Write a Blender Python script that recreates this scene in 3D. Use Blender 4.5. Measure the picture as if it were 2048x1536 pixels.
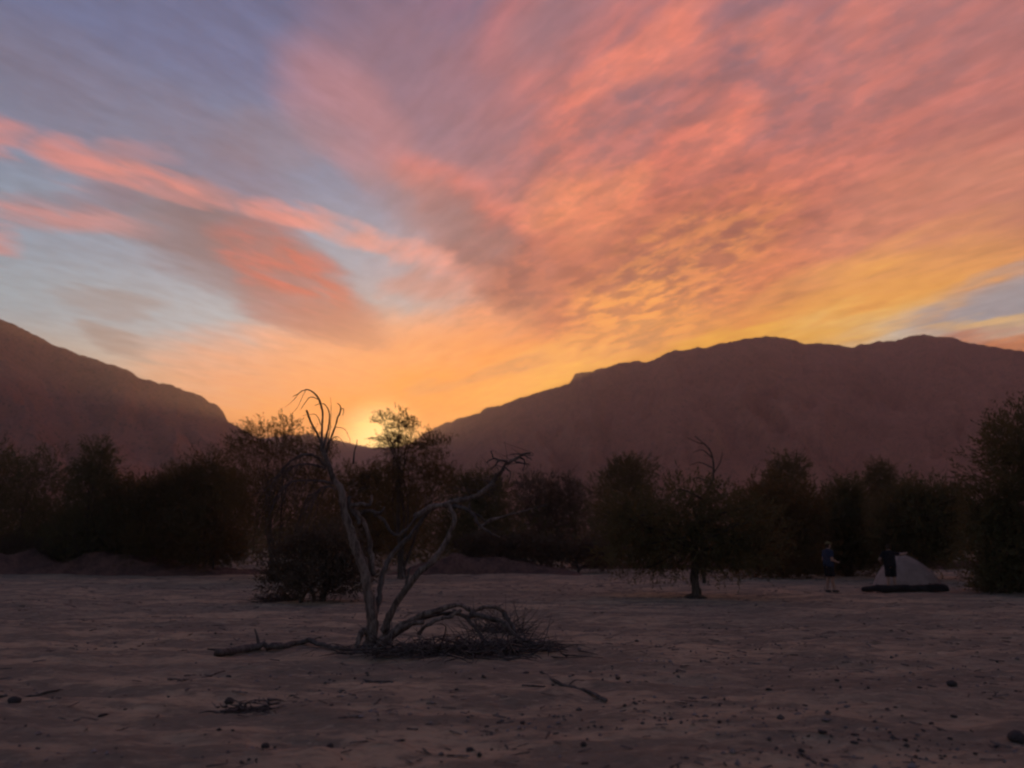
import bpy, math, random
import numpy as np
from mathutils import Vector, Matrix

for _o in list(bpy.data.objects):
    bpy.data.objects.remove(_o, do_unlink=True)
scene = bpy.context.scene
COL = scene.collection
R = math.radians

# ------------------------------------------------------------------ camera
CAM = np.array((0.0, 0.0, 1.60))
HALF = R(33.5)
PITCH = R(11.77)
F = 1024.0 / math.tan(HALF)            # focal length in pixels of the 2048 px wide photograph
cam_data = bpy.data.cameras.new('camera')
cam_data.sensor_width = 36.0
cam_data.lens = 18.0 / math.tan(HALF)
cam_data.clip_start = 0.05
cam_data.clip_end = 20000.0
cam = bpy.data.objects.new('camera', cam_data)
COL.objects.link(cam)
cam.location = CAM
cam_data.dof.use_dof = True
cam_data.dof.focus_distance = 12.3
cam_data.dof.aperture_fstop = 0.85
cam.rotation_euler = (R(90) + PITCH, 0, 0)
scene.camera = cam
scene.render.resolution_x, scene.render.resolution_y = 1024, 768
scene.view_settings.view_transform = 'Standard'
scene.view_settings.look = 'None'
scene.view_settings.exposure = 0.0
scene.view_settings.gamma = 1.0
scene.view_settings.use_curve_mapping = False
try:
    scene.cycles.filter_width = 2.2
    scene.cycles.use_denoising = True
    scene.cycles.max_bounces = 4
    scene.cycles.diffuse_bounces = 2
    scene.cycles.use_adaptive_sampling = True
    scene.cycles.adaptive_threshold = 0.03
    scene.cycles.transparent_max_bounces = 6
    scene.cycles.volume_bounces = 0
except Exception:
    pass

_cp, _sp = math.cos(PITCH), math.sin(PITCH)

def ray(px, py):
    """direction seen at a pixel of the photograph"""
    a, b = (px - 1024.0) / F, -(py - 768.0) / F
    return np.array((a, _cp - b * _sp, _sp + b * _cp))

def azel(px, py):
    d = ray(px, py)
    return math.degrees(math.atan2(d[0], d[1])), math.degrees(math.atan2(d[2], math.hypot(d[0], d[1])))

def at(px, py, Y):
    d = ray(px, py)
    return CAM + d * (Y / d[1])

# ------------------------------------------------------------------ world, sun
SUN_AZ, SUN_EL = -9.7, 6.9
sd = Vector((math.sin(R(SUN_AZ)) * math.cos(R(SUN_EL)), math.cos(R(SUN_AZ)) * math.cos(R(SUN_EL)), math.sin(R(SUN_EL))))

def srgb(r, g, b):
    return tuple(((c / 255.0) / 12.92 if c <= 10 else ((c / 255.0 + 0.055) / 1.055) ** 2.4) for c in (r, g, b)) + (1.0,)

class NT:
    """small helper to write node trees as expressions"""
    def __init__(s, tree):
        s.t = tree; s.n = tree.nodes; s.l = tree.links
    def put(s, sock, v):
        if v is None: return
        if isinstance(v, bpy.types.NodeSocket): s.l.new(v, sock)
        elif isinstance(v, (int, float)) and sock.type in ('VECTOR', 'RGBA'):
            sock.default_value = (v, v, v) if sock.type == 'VECTOR' else (v, v, v, 1)
        else: sock.default_value = v
    def m(s, op, a, b=None, c=None, clamp=False):
        n = s.n.new('ShaderNodeMath'); n.operation = op; n.use_clamp = clamp
        for i, v in enumerate((a, b, c)): s.put(n.inputs[i], v)
        return n.outputs[0]
    def v(s, op, a, b=None, scale=None):
        n = s.n.new('ShaderNodeVectorMath'); n.operation = op
        s.put(n.inputs[0], a); s.put(n.inputs[1], b)
        if scale is not None: s.put(n.inputs['Scale'], scale)
        return n.outputs['Value'] if op in ('LENGTH', 'DISTANCE', 'DOT_PRODUCT') else n.outputs['Vector']
    def xyz(s, x, y, z):
        n = s.n.new('ShaderNodeCombineXYZ')
        for i, q in enumerate((x, y, z)): s.put(n.inputs[i], q)
        return n.outputs[0]
    def sep(s, vec):
        n = s.n.new('ShaderNodeSeparateXYZ'); s.l.new(vec, n.inputs[0]); return n.outputs
    def noise(s, vec, scale, detail=4, rough=0.55, dist=0.0, color=False, dims='3D'):
        n = s.n.new('ShaderNodeTexNoise'); n.noise_dimensions = dims
        s.l.new(vec, n.inputs['Vector'])
        n.inputs['Scale'].default_value = scale; n.inputs['Detail'].default_value = detail
        n.inputs['Roughness'].default_value = rough; n.inputs['Distortion'].default_value = dist
        return n.outputs['Color' if color else 'Fac']
    def rng(s, val, a, b, c=0.0, d=1.0, smooth=True):
        n = s.n.new('ShaderNodeMapRange'); n.interpolation_type = 'SMOOTHSTEP' if smooth else 'LINEAR'
        s.put(n.inputs[0], val)
        for i, q in enumerate((a, b, c, d)): s.put(n.inputs[i + 1], q)
        return n.outputs[0]
    def ramp(s, fac, stops, mode='LINEAR'):
        n = s.n.new('ShaderNodeValToRGB'); n.color_ramp.interpolation = mode
        e = n.color_ramp.elements
        e[0].position, e[0].color = stops[0]
        e[1].position, e[1].color = stops[-1]
        for p, c in stops[1:-1]:
            k = e.new(p); k.color = c
        s.put(n.inputs[0], fac)
        return n.outputs[0]
    def mix(s, fac, a, b, blend='MIX'):
        n = s.n.new('ShaderNodeMix'); n.data_type = 'RGBA'; n.blend_type = blend; n.clamp_factor = True
        s.put(n.inputs[0], fac); s.put(n.inputs[6], a); s.put(n.inputs[7], b)
        return n.outputs[2]

world = bpy.data.worlds.new('World')
scene.world = world
world.use_nodes = True
try:
    world.cycles.sampling_method = 'MANUAL'
    world.cycles.sample_map_resolution = 512
except Exception:
    pass
wt = world.node_tree
wt.nodes.clear()
W = NT(wt)
tc = wt.nodes.new('ShaderNodeTexCoord')
D = W.v('NORMALIZE', tc.outputs['Generated'])
dx, dy, dz = W.sep(D)
EL = W.m('MULTIPLY', W.m('ARCSINE', dz), 180 / math.pi)
AZ = W.m('MULTIPLY', W.m('ARCTAN2', dx, dy), 180 / math.pi)
SUNA = W.m('MULTIPLY', W.m('ARCCOSINE', W.v('DOT_PRODUCT', D, tuple(sd))), 180 / math.pi)   # angle to the sun
# flat cloud layer overhead; on the right it streams one way, on the left the other
zc = W.m('ADD', W.m('MAXIMUM', dz, 0.0), 0.10)
px_, py_ = W.m('DIVIDE', dx, zc), W.m('DIVIDE', dy, zc)
side = W.rng(AZ, -17.0, -5.0)
def layer(deg):
    sa, ca = math.sin(R(deg)), math.cos(R(deg))
    return W.v('DOT_PRODUCT', W.xyz(px_, py_, 0.0), (ca, -sa, 0.0)), W.v('DOT_PRODUCT', W.xyz(px_, py_, 0.0), (sa, ca, 0.0))
(uR, vR), (uL, vL) = layer(-36.0), layer(38.0)
def lerp(p, q): return W.m('MULTIPLY_ADD', W.m('SUBTRACT', q, p), side, p)
def drawn(scale, squeeze, z, detail, rough=0.6, dist=0.0):
    """cloud noise drawn out along the stream of its side"""
    return lerp(W.noise(W.xyz(uL, W.m('MULTIPLY', vL, squeeze), z), scale, detail, rough, dist),
                W.noise(W.xyz(uR, W.m('MULTIPLY', vR, squeeze), z + 7.0), scale, detail, rough, dist))
warp = W.m('SUBTRACT', drawn(2.2, 0.34, 3.7, 2), 0.5)
warp2 = W.m('SUBTRACT', drawn(9.0, 0.34, 5.1, 3), 0.5)
warp3 = W.m('SUBTRACT', drawn(5.0, 0.5, 8.3, 2), 0.5)
Pw = W.xyz(W.m('MULTIPLY_ADD', warp3, 6.0, W.m('MULTIPLY_ADD', warp, 3.0, AZ)),
           W.m('MULTIPLY_ADD', warp2, 3.2, W.m('MULTIPLY_ADD', warp, 3.0, EL)), 1.0)
nBig = drawn(3.6, 0.34, 3.7, 4, 0.6, 0.2)
nFine = drawn(12.0, 0.36, 1.0, 3, 0.62, 0.2)
nDap = W.noise(W.xyz(uR, W.m('MULTIPLY', vR, 0.5), 9.0), 19.0, 3, 0.6, 0.0)

def stops(lst, top):
    return [(e / top, srgb(*c)) for e, c in lst]
elf = W.m('DIVIDE', W.m('MAXIMUM', EL, 0.0), 90.0)
clear = W.ramp(elf, stops([(0, (176, 158, 132)), (11, (190, 183, 168)), (15, (142, 173, 188)), (20, (126, 155, 178)),
                           (26, (108, 133, 164)), (33, (94, 112, 152)), (40, (86, 99, 138)), (60, (92, 93, 122)), (90, (80, 82, 110))], 90), 'EASE')
warm = W.ramp(elf, stops([(0, (240, 126, 26)), (9, (255, 150, 30)), (13, (248, 152, 56)), (17, (236, 146, 92)), (22, (228, 128, 98)),
                          (28, (222, 122, 106)), (38, (205, 122, 116)), (60, (142, 100, 106)), (90, (98, 86, 104))], 90))
dark = W.ramp(elf, stops([(0, (190, 110, 50)), (10, (205, 130, 70)), (14, (186, 112, 76)), (18, (150, 86, 76)), (24, (152, 88, 84)),
                          (30, (142, 100, 106)), (38, (128, 104, 118)), (60, (94, 84, 100)), (90, (78, 76, 98))], 90))
# the sky is dimmer away from the sunset
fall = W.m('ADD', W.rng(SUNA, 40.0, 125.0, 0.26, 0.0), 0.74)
sky = wt.nodes.new('ShaderNodeTexSky')
sky.sky_type = 'NISHITA'
sky.sun_disc = False
sky.sun_elevation = R(SUN_EL)
sky.sun_rotation = R(SUN_AZ)
sky.altitude = 600.0
sky.dust_density = 2.0
col = W.mix(0.12, clear, W.v('SCALE', sky.outputs[0], scale=0.05))
lit = W.rng(W.m('ADD', W.m('MULTIPLY', nBig, 0.62), W.m('MULTIPLY', nFine, 0.38)), 0.36, 0.60)
cloud = W.mix(lit, dark, warm)

R_ = {}
def streak(base, pts, w, color, op, nk=0.6, rag=None, grow=1.0):
    """a soft band of cloud, tapering at its ends, through points of the sky (azimuth and elevation in degrees)"""
    q = [azel(*k) for k in pts]
    # (reading the colour so far keeps the layers in order, which the shader compiler needs for so long a chain)
    n = W.n.new('ShaderNodeVectorMath'); n.operation = 'MULTIPLY_ADD'
    W.put(n.inputs[0], base); n.inputs[1].default_value = (1e-6, 1e-6, 0.0); W.put(n.inputs[2], Pw)
    P = n.outputs[0]
    hw = w * 0.037
    dist = None
    for (a, b) in zip(q[:-1], q[1:]):
        L = math.hypot(b[0] - a[0], b[1] - a[1]) + 1e-6
        ux, uy = (b[0] - a[0]) / L, (b[1] - a[1]) / L
        cx, cy = (a[0] + b[0]) / 2, (a[1] + b[1]) / 2
        hl = L / 2 + hw * grow
        u = W.v('DOT_PRODUCT', P, (ux / hl, uy / hl, -(cx * ux + cy * uy) / hl))
        v = W.v('DOT_PRODUCT', P, (-uy / hw, ux / hw, (cx * uy - cy * ux) / hw))
        d = W.m('MULTIPLY_ADD', v, v, W.m('MULTIPLY', u, u))
        dist = d if dist is None else W.m('MINIMUM', dist, d)
    k = W.rng(dist, 1.0, 0.0, 0.0, op)
    if nk:
        k = W.m('MULTIPLY', k, W.m('MULTIPLY_ADD', rag or rBig, nk, 1.0 - nk))
    return W.mix(k, base, color)
rBig = W.rng(nBig, 0.36, 0.62)
rFine = W.rng(nFine, 0.38, 0.62)
rDap = W.rng(nDap, 0.40, 0.62)
nMot = W.noise(W.xyz(uR, W.m('MULTIPLY', vR, 0.72), 4.0), 15.0, 3, 0.6, 0.0)
rMot = W.rng(nMot, 0.40, 0.60)

# the big fan of cloud to the right and the veil above the ridges
col = streak(col, [(1500, -420), (1560, 40), (1500, 420)], 900, cloud, 0.98, 0.10)
col = streak(col, [(1230, 330), (1400, 640)], 480, cloud, 0.97, 0.08)
col = streak(col, [(2450, -100), (2350, 480)], 800, cloud, 0.95, 0.08)
col = streak(col, [(330, 860), (1350, 720)], 215, warm, 0.98, 0.0)
col = streak(col, [(300, 730), (900, 690)], 100, srgb(228, 160, 128), 0.6, 0.0)
# smooth pink on the right
col = streak(col, [(1960, -60), (1940, 380)], 420, srgb(200, 132, 126), 0.7, 0.35)
col = streak(col, [(1750, 480), (2100, 400)], 170, srgb(214, 146, 116), 0.6, 0.3)
# mauve heart of the fan and its glowing left edge
col = streak(col, [(700, 60), (1010, 350)], 200, srgb(140, 110, 126), 0.85, 0.30)
col = streak(col, [(600, 130), (820, 340), (1080, 560)], 105, srgb(182, 128, 136), 0.65, 0.45)
col = streak(col, [(800, 320), (1040, 470)], 66, srgb(226, 120, 104), 0.80, 0.4, rFine)
col = streak(col, [(1100, 430), (1240, 390)], 112, srgb(240, 150, 108), 0.85, 0.4, rFine)
col = streak(col, [(900, 420), (1060, 600)], 95, srgb(112, 72, 82), 1.0, 0.2)
col = streak(col, [(1120, 590), (1480, 430)], 105, srgb(122, 68, 72), 1.0, 0.6, rFine)
col = streak(col, [(1000, 560), (1200, 480)], 60, srgb(140, 80, 84), 0.8, 0.5, rMot)
col = streak(col, [(1090, 650), (1200, 560)], 70, srgb(176, 92, 82), 0.75, 0.4, rFine)
# pink flecks and grey gaps high up
for pts, w in (([(1130, 200), (1310, 100)], 46), ([(1230, 170), (1420, 70)], 42), ([(1290, 80), (1420, 10)], 46), ([(1480, 66), (1580, 46)], 38),
               ([(1500, 115), (1610, 85)], 32), ([(1630, 100), (1770, 30)], 36), ([(1490, 210), (1570, 195)], 28), ([(1400, 300), (1520, 270)], 56)):
    col = streak(col, pts, w * 1.15, srgb(240, 138, 116), 0.85, 0.45, rFine)
for pts, w in (([(1030, 110), (1180, 0)], 80), ([(1170, 290), (1310, 210)], 80), ([(1500, 165), (1660, 105)], 66), ([(1440, 20), (1700, -20)], 60), ([(1530, 260), (1680, 230)], 56)):
    col = streak(col, pts, w * 1.1, srgb(138, 110, 124), 0.8, 0.45)
# mottling right across the fan
motc = W.mix(rMot, dark, warm)
col = streak(col, [(1150, 480), (1750, 60)], 420, motc, 0.42, 0.3)
# gold along the lower edge of the fan, then the clear gap above the right ridge
col = streak(col, [(950, 790), (1500, 650), (2100, 480)], 105, srgb(250, 178, 88), 0.92, 0.30)
col = streak(col, [(1190, 630), (1360, 590)], 70, srgb(252, 170, 78), 0.85, 0.5, rDap)
col = streak(col, [(1540, 700), (1900, 640), (2400, 540)], 66, srgb(214, 204, 184), 0.95, 0.0)
col = streak(col, [(1860, 640), (2300, 520)], 72, srgb(164, 164, 170), 0.95, 0.0)
col = streak(col, [(1860, 660), (2120, 630)], 24, srgb(250, 202, 130), 0.8, 0.3)
col = streak(col, [(1480, 680), (1900, 590)], 44, srgb(255, 196, 104), 0.8, 0.0)
# broken, dappled bank
dapc = W.mix(rDap, srgb(160, 104, 88), srgb(252, 166, 92))
col = streak(col, [(1150, 660), (1520, 440)], 140, dapc, 0.6, 0.3, rFine)
# left side: grey smoke, pink ribbons, the red cloud
col = streak(col, [(-60, 90), (260, 220), (520, 400)], 120, srgb(112, 112, 136), 0.75, 0.35)
col = streak(col, [(440, 285), (680, 265)], 80, srgb(128, 118, 134), 0.6, 0.4)
col = streak(col, [(230, 370), (720, 640)], 100, srgb(108, 100, 112), 0.92, 0.2)
col = streak(col, [(780, 370), (980, 490)], 90, srgb(130, 118, 128), 0.65, 0.3)
col = streak(col, [(470, 490), (690, 620)], 78, srgb(184, 96, 90), 0.98, 0.6, rFine)
col = streak(col, [(480, 590), (780, 680)], 58, srgb(152, 106, 110), 0.85, 0.25)
col = streak(col, [(-200, 210), (60, 292), (260, 368)], 42, srgb(216, 136, 130), 0.9, 0.4, rFine)
col = streak(col, [(170, 330), (460, 415), (640, 450)], 34, srgb(218, 138, 130), 0.9, 0.5, rFine)
col = streak(col, [(560, 430), (1000, 560)], 36, srgb(220, 150, 138), 0.80, 0.5, rFine)
col = streak(col, [(230, 300), (330, 316)], 36, srgb(186, 132, 136), 0.75, 0.4, rFine)
col = streak(col, [(-120, 390), (320, 465)], 40, srgb(194, 134, 134), 0.85, 0.5, rFine)
col = streak(col, [(40, 385), (270, 408)], 28, srgb(120, 110, 128), 0.75, 0.3)
col = streak(col, [(-80, 480), (40, 492)], 34, srgb(206, 138, 136), 0.8, 0.3)
col = streak(col, [(770, 580), (910, 570)], 36, srgb(184, 130, 122), 0.75, 0.4)
col = streak(col, [(140, 580), (310, 608)], 34, srgb(136, 140, 144), 0.8, 0.3)
col = streak(col, [(170, 640), (310, 705)], 30, srgb(138, 134, 132), 0.85, 0.3)
col = streak(col, [(860, 880), (1300, 722), (1760, 660)], 62, srgb(255, 186, 70), 0.85, 0.2, rFine)
# thin grey bars in the orange
for pts in ([(800, 800), (950, 772)], [(880, 772), (1100, 724)], [(670, 834), (800, 820)], [(1220, 664), (1340, 648)]):
    col = streak(col, pts, 20, srgb(200, 140, 92), 0.7, 0.35)
# glow of the sun that has just gone behind the gap
col = W.mix(W.rng(SUNA, 14.0, 1.0, 0.0, 0.5), col, srgb(255, 168, 46))
col = W.mix(W.rng(SUNA, 4.2, 0.3, 0.0, 1.0), col, (2.0, 1.45, 0.52, 1))
# fine drawn-out texture of the cloud
tex = W.m('MULTIPLY_ADD', drawn(24.0, 0.34, 5.0, 3, 0.64), 0.62, 0.69)
col = W.v('SCALE', col, scale=W.m('MULTIPLY', tex, W.rng(SUNA, 34.0, 6.0, 1.0, 1.12)))
gm = wt.nodes.new('ShaderNodeGamma'); wt.links.new(col, gm.inputs[0]); gm.inputs[1].default_value = 1.05
col = W.v('SCALE', gm.outputs[0], scale=1.04)
below = W.rng(EL, -3.0, 0.5)
col = W.mix(below, srgb(60, 52, 52), col)
bg = wt.nodes.new('ShaderNodeBackground')
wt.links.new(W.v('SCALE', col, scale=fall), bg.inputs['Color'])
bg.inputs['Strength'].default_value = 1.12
wo = wt.nodes.new('ShaderNodeOutputWorld')
wt.links.new(bg.outputs[0], wo.inputs['Surface'])

sun_data = bpy.data.lights.new('sun', 'SUN')
sun_data.energy = 1.7
sun_data.angle = R(0.5)
sun_data.color = (1.0, 0.55, 0.22)
sun = bpy.data.objects.new('sun', sun_data)
COL.objects.link(sun)
sun.rotation_euler = (-sd).to_track_quat('-Z', 'Y').to_euler()

# ------------------------------------------------------------------ helpers
rng = np.random.default_rng(11)
random.seed(5)

def _hash(ix, iy, seed):
    h = (ix.astype(np.int64) * 374761393 + iy.astype(np.int64) * 668265263 + seed * 974634777) & 0x7fffffff
    h = ((h ^ (h >> 13)) * 1274126177) & 0x7fffffff
    return ((h ^ (h >> 16)) & 0xffff) / 65535.0

def vnoise(x, y, seed=0):
    x = np.asarray(x, float); y = np.asarray(y, float)
    ix, iy = np.floor(x), np.floor(y)
    fx, fy = x - ix, y - iy
    fx = fx * fx * (3 - 2 * fx); fy = fy * fy * (3 - 2 * fy)
    a, b = _hash(ix, iy, seed), _hash(ix + 1, iy, seed)
    c, d = _hash(ix, iy + 1, seed), _hash(ix + 1, iy + 1, seed)
    return (a + (b - a) * fx) * (1 - fy) + (c + (d - c) * fx) * fy

def fbm(x, y, seed=0, octv=4, gain=0.5):
    s, a, t = 0.0, 1.0, 0.0
    for o in range(octv):
        s = s + a * (vnoise(np.asarray(x) * 2 ** o, np.asarray(y) * 2 ** o, seed + o * 17) - 0.5)
        t += a; a *= gain
    return s / t * 2.0          # about -1 .. 1

def mesh_np(name, V, Q=None, T=None, smooth=True):
    me = bpy.data.meshes.new(name)
    V = np.asarray(V, np.float32)
    me.vertices.add(len(V)); me.vertices.foreach_set('co', V.ravel())
    idx, tot = [], []
    if Q is not None and len(Q): idx.append(np.asarray(Q, np.int32).ravel()); tot.append(np.full(len(Q), 4, np.int32))
    if T is not None and len(T): idx.append(np.asarray(T, np.int32).ravel()); tot.append(np.full(len(T), 3, np.int32))
    idx, tot = np.concatenate(idx), np.concatenate(tot)
    me.loops.add(len(idx)); me.loops.foreach_set('vertex_index', idx)
    me.polygons.add(len(tot))
    me.polygons.foreach_set('loop_start', np.concatenate(([0], np.cumsum(tot)[:-1])).astype(np.int32))
    me.polygons.foreach_set('loop_total', tot)
    me.polygons.foreach_set('use_smooth', np.full(len(tot), smooth))
    me.update(calc_edges=True); me.validate()
    return me

def obj(name, me, mat=None, parent=None, loc=None):
    o = bpy.data.objects.new(name, me)
    COL.objects.link(o)
    if mat is not None and me is not None and not me.materials: me.materials.append(mat)
    if parent is not None: o.parent = parent
    if loc is not None: o.location = loc
    return o

def tag(o, label=None, cat=None, group=None, kind=None):
    if label: o['label'] = label
    if cat: o['category'] = cat
    if group: o['group'] = group
    if kind: o['kind'] = kind
    return o

def empty(name, loc, rz=0.0):
    o = bpy.data.objects.new(name, None)
    COL.objects.link(o)
    o.empty_display_size = 0.3
    o.location = loc; o.rotation_euler = (0, 0, rz)
    return o

class MB:
    """collects closed shapes and links them as one mesh object"""
    def __init__(s): s.V, s.Q, s.T, s.n = [], [], [], 0
    def add(s, V, Q=(), T=()):
        V = np.asarray(V, float).reshape(-1, 3)
        s.V.append(V)
        if len(Q): s.Q.append(np.asarray(Q, int) + s.n)
        if len(T): s.T.append(np.asarray(T, int) + s.n)
        s.n += len(V)
    def tube(s, pts, rad, sides=7, rough=0.0, seed=0):
        pts = np.asarray(pts, float); n = len(pts)
        rad = np.broadcast_to(np.asarray(rad, float), (n,))
        tan = np.gradient(pts, axis=0); tan /= np.linalg.norm(tan, axis=1)[:, None] + 1e-9
        up = np.array((0.0, 0.0, 1.0)) if abs(tan[0][2]) < 0.9 else np.array((1.0, 0.0, 0.0))
        u = np.cross(tan[0], up); u /= np.linalg.norm(u)
        V = []
        for i in range(n):
            u = u - tan[i] * np.dot(u, tan[i]); u /= np.linalg.norm(u) + 1e-9
            w = np.cross(tan[i], u)
            a = np.arange(sides) * 2 * math.pi / sides
            r = rad[i] * (1 + (rough * fbm(a * 1.3 + seed, np.full(sides, i * 0.45 + seed), 3, 2) if rough else 0))
            r = np.broadcast_to(r, (sides,))
            V.append(pts[i] + (np.cos(a) * r)[:, None] * u + (np.sin(a) * r)[:, None] * w)
        V = np.concatenate(V + [pts[:1] - tan[:1] * rad[0] * 0.4, pts[-1:] + tan[-1:] * rad[-1] * 0.5])
        i, j = np.meshgrid(np.arange(n - 1), np.arange(sides), indexing='ij')
        jn = (j + 1) % sides
        Q = np.stack((i * sides + j, i * sides + jn, (i + 1) * sides + jn, (i + 1) * sides + j), -1).reshape(-1, 4)
        k = np.arange(sides); kn = (k + 1) % sides
        c0, c1 = n * sides, n * sides + 1
        T = np.concatenate((np.stack((kn, k, np.full(sides, c0)), -1),
                            np.stack((k + (n - 1) * sides, kn + (n - 1) * sides, np.full(sides, c1)), -1)))
        s.add(V, Q, T)
    def cap(s, p0, r0, p1, r1, sides=14, flat0=False, flat1=False, sx=1.0):
        """tapered capsule; flat ends on request"""
        p0, p1 = np.asarray(p0, float), np.asarray(p1, float)
        t = p1 - p0; L = np.linalg.norm(t) + 1e-9; t = t / L
        up = np.array((0.0, 1.0, 0.0)) if abs(t[1]) < 0.9 else np.array((1.0, 0.0, 0.0))
        u = np.cross(t, up); u /= np.linalg.norm(u); w = np.cross(t, u)
        prof = []
        if flat0: prof += [(0.0, r0)]
        else: prof += [(-r0 * math.cos(k), r0 * math.sin(k)) for k in np.linspace(0.25, math.pi / 2, 5)]
        if flat1: prof += [(L, r1)]
        else: prof += [(L + r1 * math.sin(k), r1 * math.cos(k)) for k in np.linspace(0, math.pi / 2 - 0.25, 5)]
        a = np.arange(sides) * 2 * math.pi / sides
        V = [p0 + t * h + (np.cos(a) * r * sx)[:, None] * u + (np.sin(a) * r)[:, None] * w for h, r in prof]
        n = len(prof)
        V = np.concatenate(V + [[p0 + t * prof[0][0]], [p0 + t * prof[-1][0]]])
        i, j = np.meshgrid(np.arange(n - 1), np.arange(sides), indexing='ij'); jn = (j + 1) % sides
        Q = np.stack((i * sides + j, i * sides + jn, (i + 1) * sides + jn, (i + 1) * sides + j), -1).reshape(-1, 4)
        k = np.arange(sides); kn = (k + 1) % sides
        T = np.concatenate((np.stack((kn, k, np.full(sides, n * sides)), -1),
                            np.stack((k + (n - 1) * sides, kn + (n - 1) * sides, np.full(sides, n * sides + 1)), -1)))
        s.add(V, Q, T)
    def ell(s, c, r, seg=14, rings=9):
        th = np.linspace(0, math.pi, rings + 1)[1:-1]; a = np.arange(seg) * 2 * math.pi / seg
        V = np.array([(c[0] + r[0] * math.sin(t) * math.cos(p), c[1] + r[1] * math.sin(t) * math.sin(p), c[2] + r[2] * math.cos(t)) for t in th for p in a]
                     + [(c[0], c[1], c[2] + r[2]), (c[0], c[1], c[2] - r[2])])
        n = len(th)
        i, j = np.meshgrid(np.arange(n - 1), np.arange(seg), indexing='ij'); jn = (j + 1) % seg
        Q = np.stack((i * seg + j, (i + 1) * seg + j, (i + 1) * seg + jn, i * seg + jn), -1).reshape(-1, 4)
        k = np.arange(seg); kn = (k + 1) % seg
        T = np.concatenate((np.stack((k, kn, np.full(seg, n * seg)), -1),
                            np.stack((kn + (n - 1) * seg, k + (n - 1) * seg, np.full(seg, n * seg + 1)), -1)))
        s.add(V, Q, T)
    def mesh(s, name, smooth=True):
        return mesh_np(name, np.concatenate(s.V), np.concatenate(s.Q) if s.Q else None, np.concatenate(s.T) if s.T else None, smooth)
    def build(s, name, mat, parent=None, smooth=True):
        return obj(name, s.mesh(name, smooth), mat, parent)

def curve(pts, n=6):
    """Catmull-Rom through the points"""
    p = np.asarray(pts, float)
    if len(p) < 3: return np.array([p[0] + (p[-1] - p[0]) * t for t in np.linspace(0, 1, n + 1)])
    q = np.concatenate(([2 * p[0] - p[1]], p, [2 * p[-1] - p[-2]]))
    out = []
    for i in range(1, len(q) - 2):
        for t in np.arange(n) / n:
            a, b, c, d = q[i - 1], q[i], q[i + 1], q[i + 2]
            out.append(0.5 * (2 * b + (c - a) * t + (2 * a - 5 * b + 4 * c - d) * t * t + (3 * b - a - 3 * c + d) * t ** 3))
    out.append(p[-1])
    return np.array(out)

# ------------------------------------------------------------------ materials
def material(name, build, rough=0.9):
    m = bpy.data.materials.new(name)
    m.use_nodes = True
    t = m.node_tree; t.nodes.clear()
    N = NT(t)
    out = t.nodes.new('ShaderNodeOutputMaterial')
    b = t.nodes.new('ShaderNodeBsdfPrincipled')
    b.inputs['Roughness'].default_value = rough
    b.inputs['Specular IOR Level'].default_value = 0.2
    t.links.new(b.outputs[0], out.inputs['Surface'])
    geo = t.nodes.new('ShaderNodeNewGeometry')
    tx = t.nodes.new('ShaderNodeTexCoord')
    build(N, b, geo.outputs['Position'], tx.outputs['Object'], out)
    return m

def bump(N, b, h, strength, dist):
    n = N.n.new('ShaderNodeBump'); n.inputs['Strength'].default_value = strength; n.inputs['Distance'].default_value = dist
    N.l.new(h, n.inputs['Height']); N.l.new(n.outputs[0], b.inputs['Normal'])

def m_sand(N, b, pos, ob, out):
    big = N.noise(N.v('MULTIPLY', pos, (0.10, 0.22, 0.1)), 1.0, 4, 0.6, 0.4)
    mid = N.noise(N.v('MULTIPLY', pos, (0.55, 1.25, 1.0)), 1.0, 6, 0.68, 0.3)
    fine = N.noise(N.v('MULTIPLY', pos, (4.5, 8.0, 6.0)), 1.0, 6, 0.74)
    c = N.mix(N.rng(big, 0.40, 0.58), (0.283, 0.219, 0.158, 1), (0.456, 0.326, 0.214, 1))
    c = N.mix(N.rng(mid, 0.42, 0.56, 0.0, 0.85), c, (0.186, 0.146, 0.111, 1))        # leaf litter and damp soil
    c = N.mix(N.rng(mid, 0.42, 0.28, 0.0, 0.5), c, (0.448, 0.330, 0.217, 1))
    c = N.mix(N.rng(fine, 0.48, 0.66, 0.0, 0.65), c, (0.149, 0.109, 0.082, 1))
    c = N.mix(N.rng(fine, 0.46, 0.30, 0.0, 0.65), c, (0.506, 0.395, 0.269, 1))
    N.put(b.inputs['Base Color'], c)
    h = N.m('ADD', N.m('MULTIPLY', fine, 0.5), N.m('MULTIPLY', mid, 1.0))
    bump(N, b, h, 1.0, 0.09)
M_SAND = material('sandy_soil', m_sand, 0.95)

def m_rock(N, b, pos, ob, out):
    big = N.noise(N.v('MULTIPLY', pos, (0.006, 0.006, 0.016)), 1.0, 6, 0.62, 0.5)
    fine = N.noise(pos, 0.06, 6, 0.7)
    scrub = N.noise(pos, 0.35, 2, 0.5)
    c = N.mix(N.rng(big, 0.35, 0.65), (0.41, 0.165, 0.108, 1), (0.50, 0.208, 0.135, 1))
    c = N.mix(N.rng(fine, 0.4, 0.66, 0.0, 0.6), c, (0.30, 0.125, 0.086, 1))
    c = N.mix(N.rng(scrub, 0.58, 0.68, 0.0, 0.8), c, (0.05, 0.05, 0.03, 1))
    N.put(b.inputs['Base Color'], c)
    bump(N, b, fine, 1.0, 9.0)
M_ROCK = material('desert_rock', m_rock, 0.95)

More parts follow.
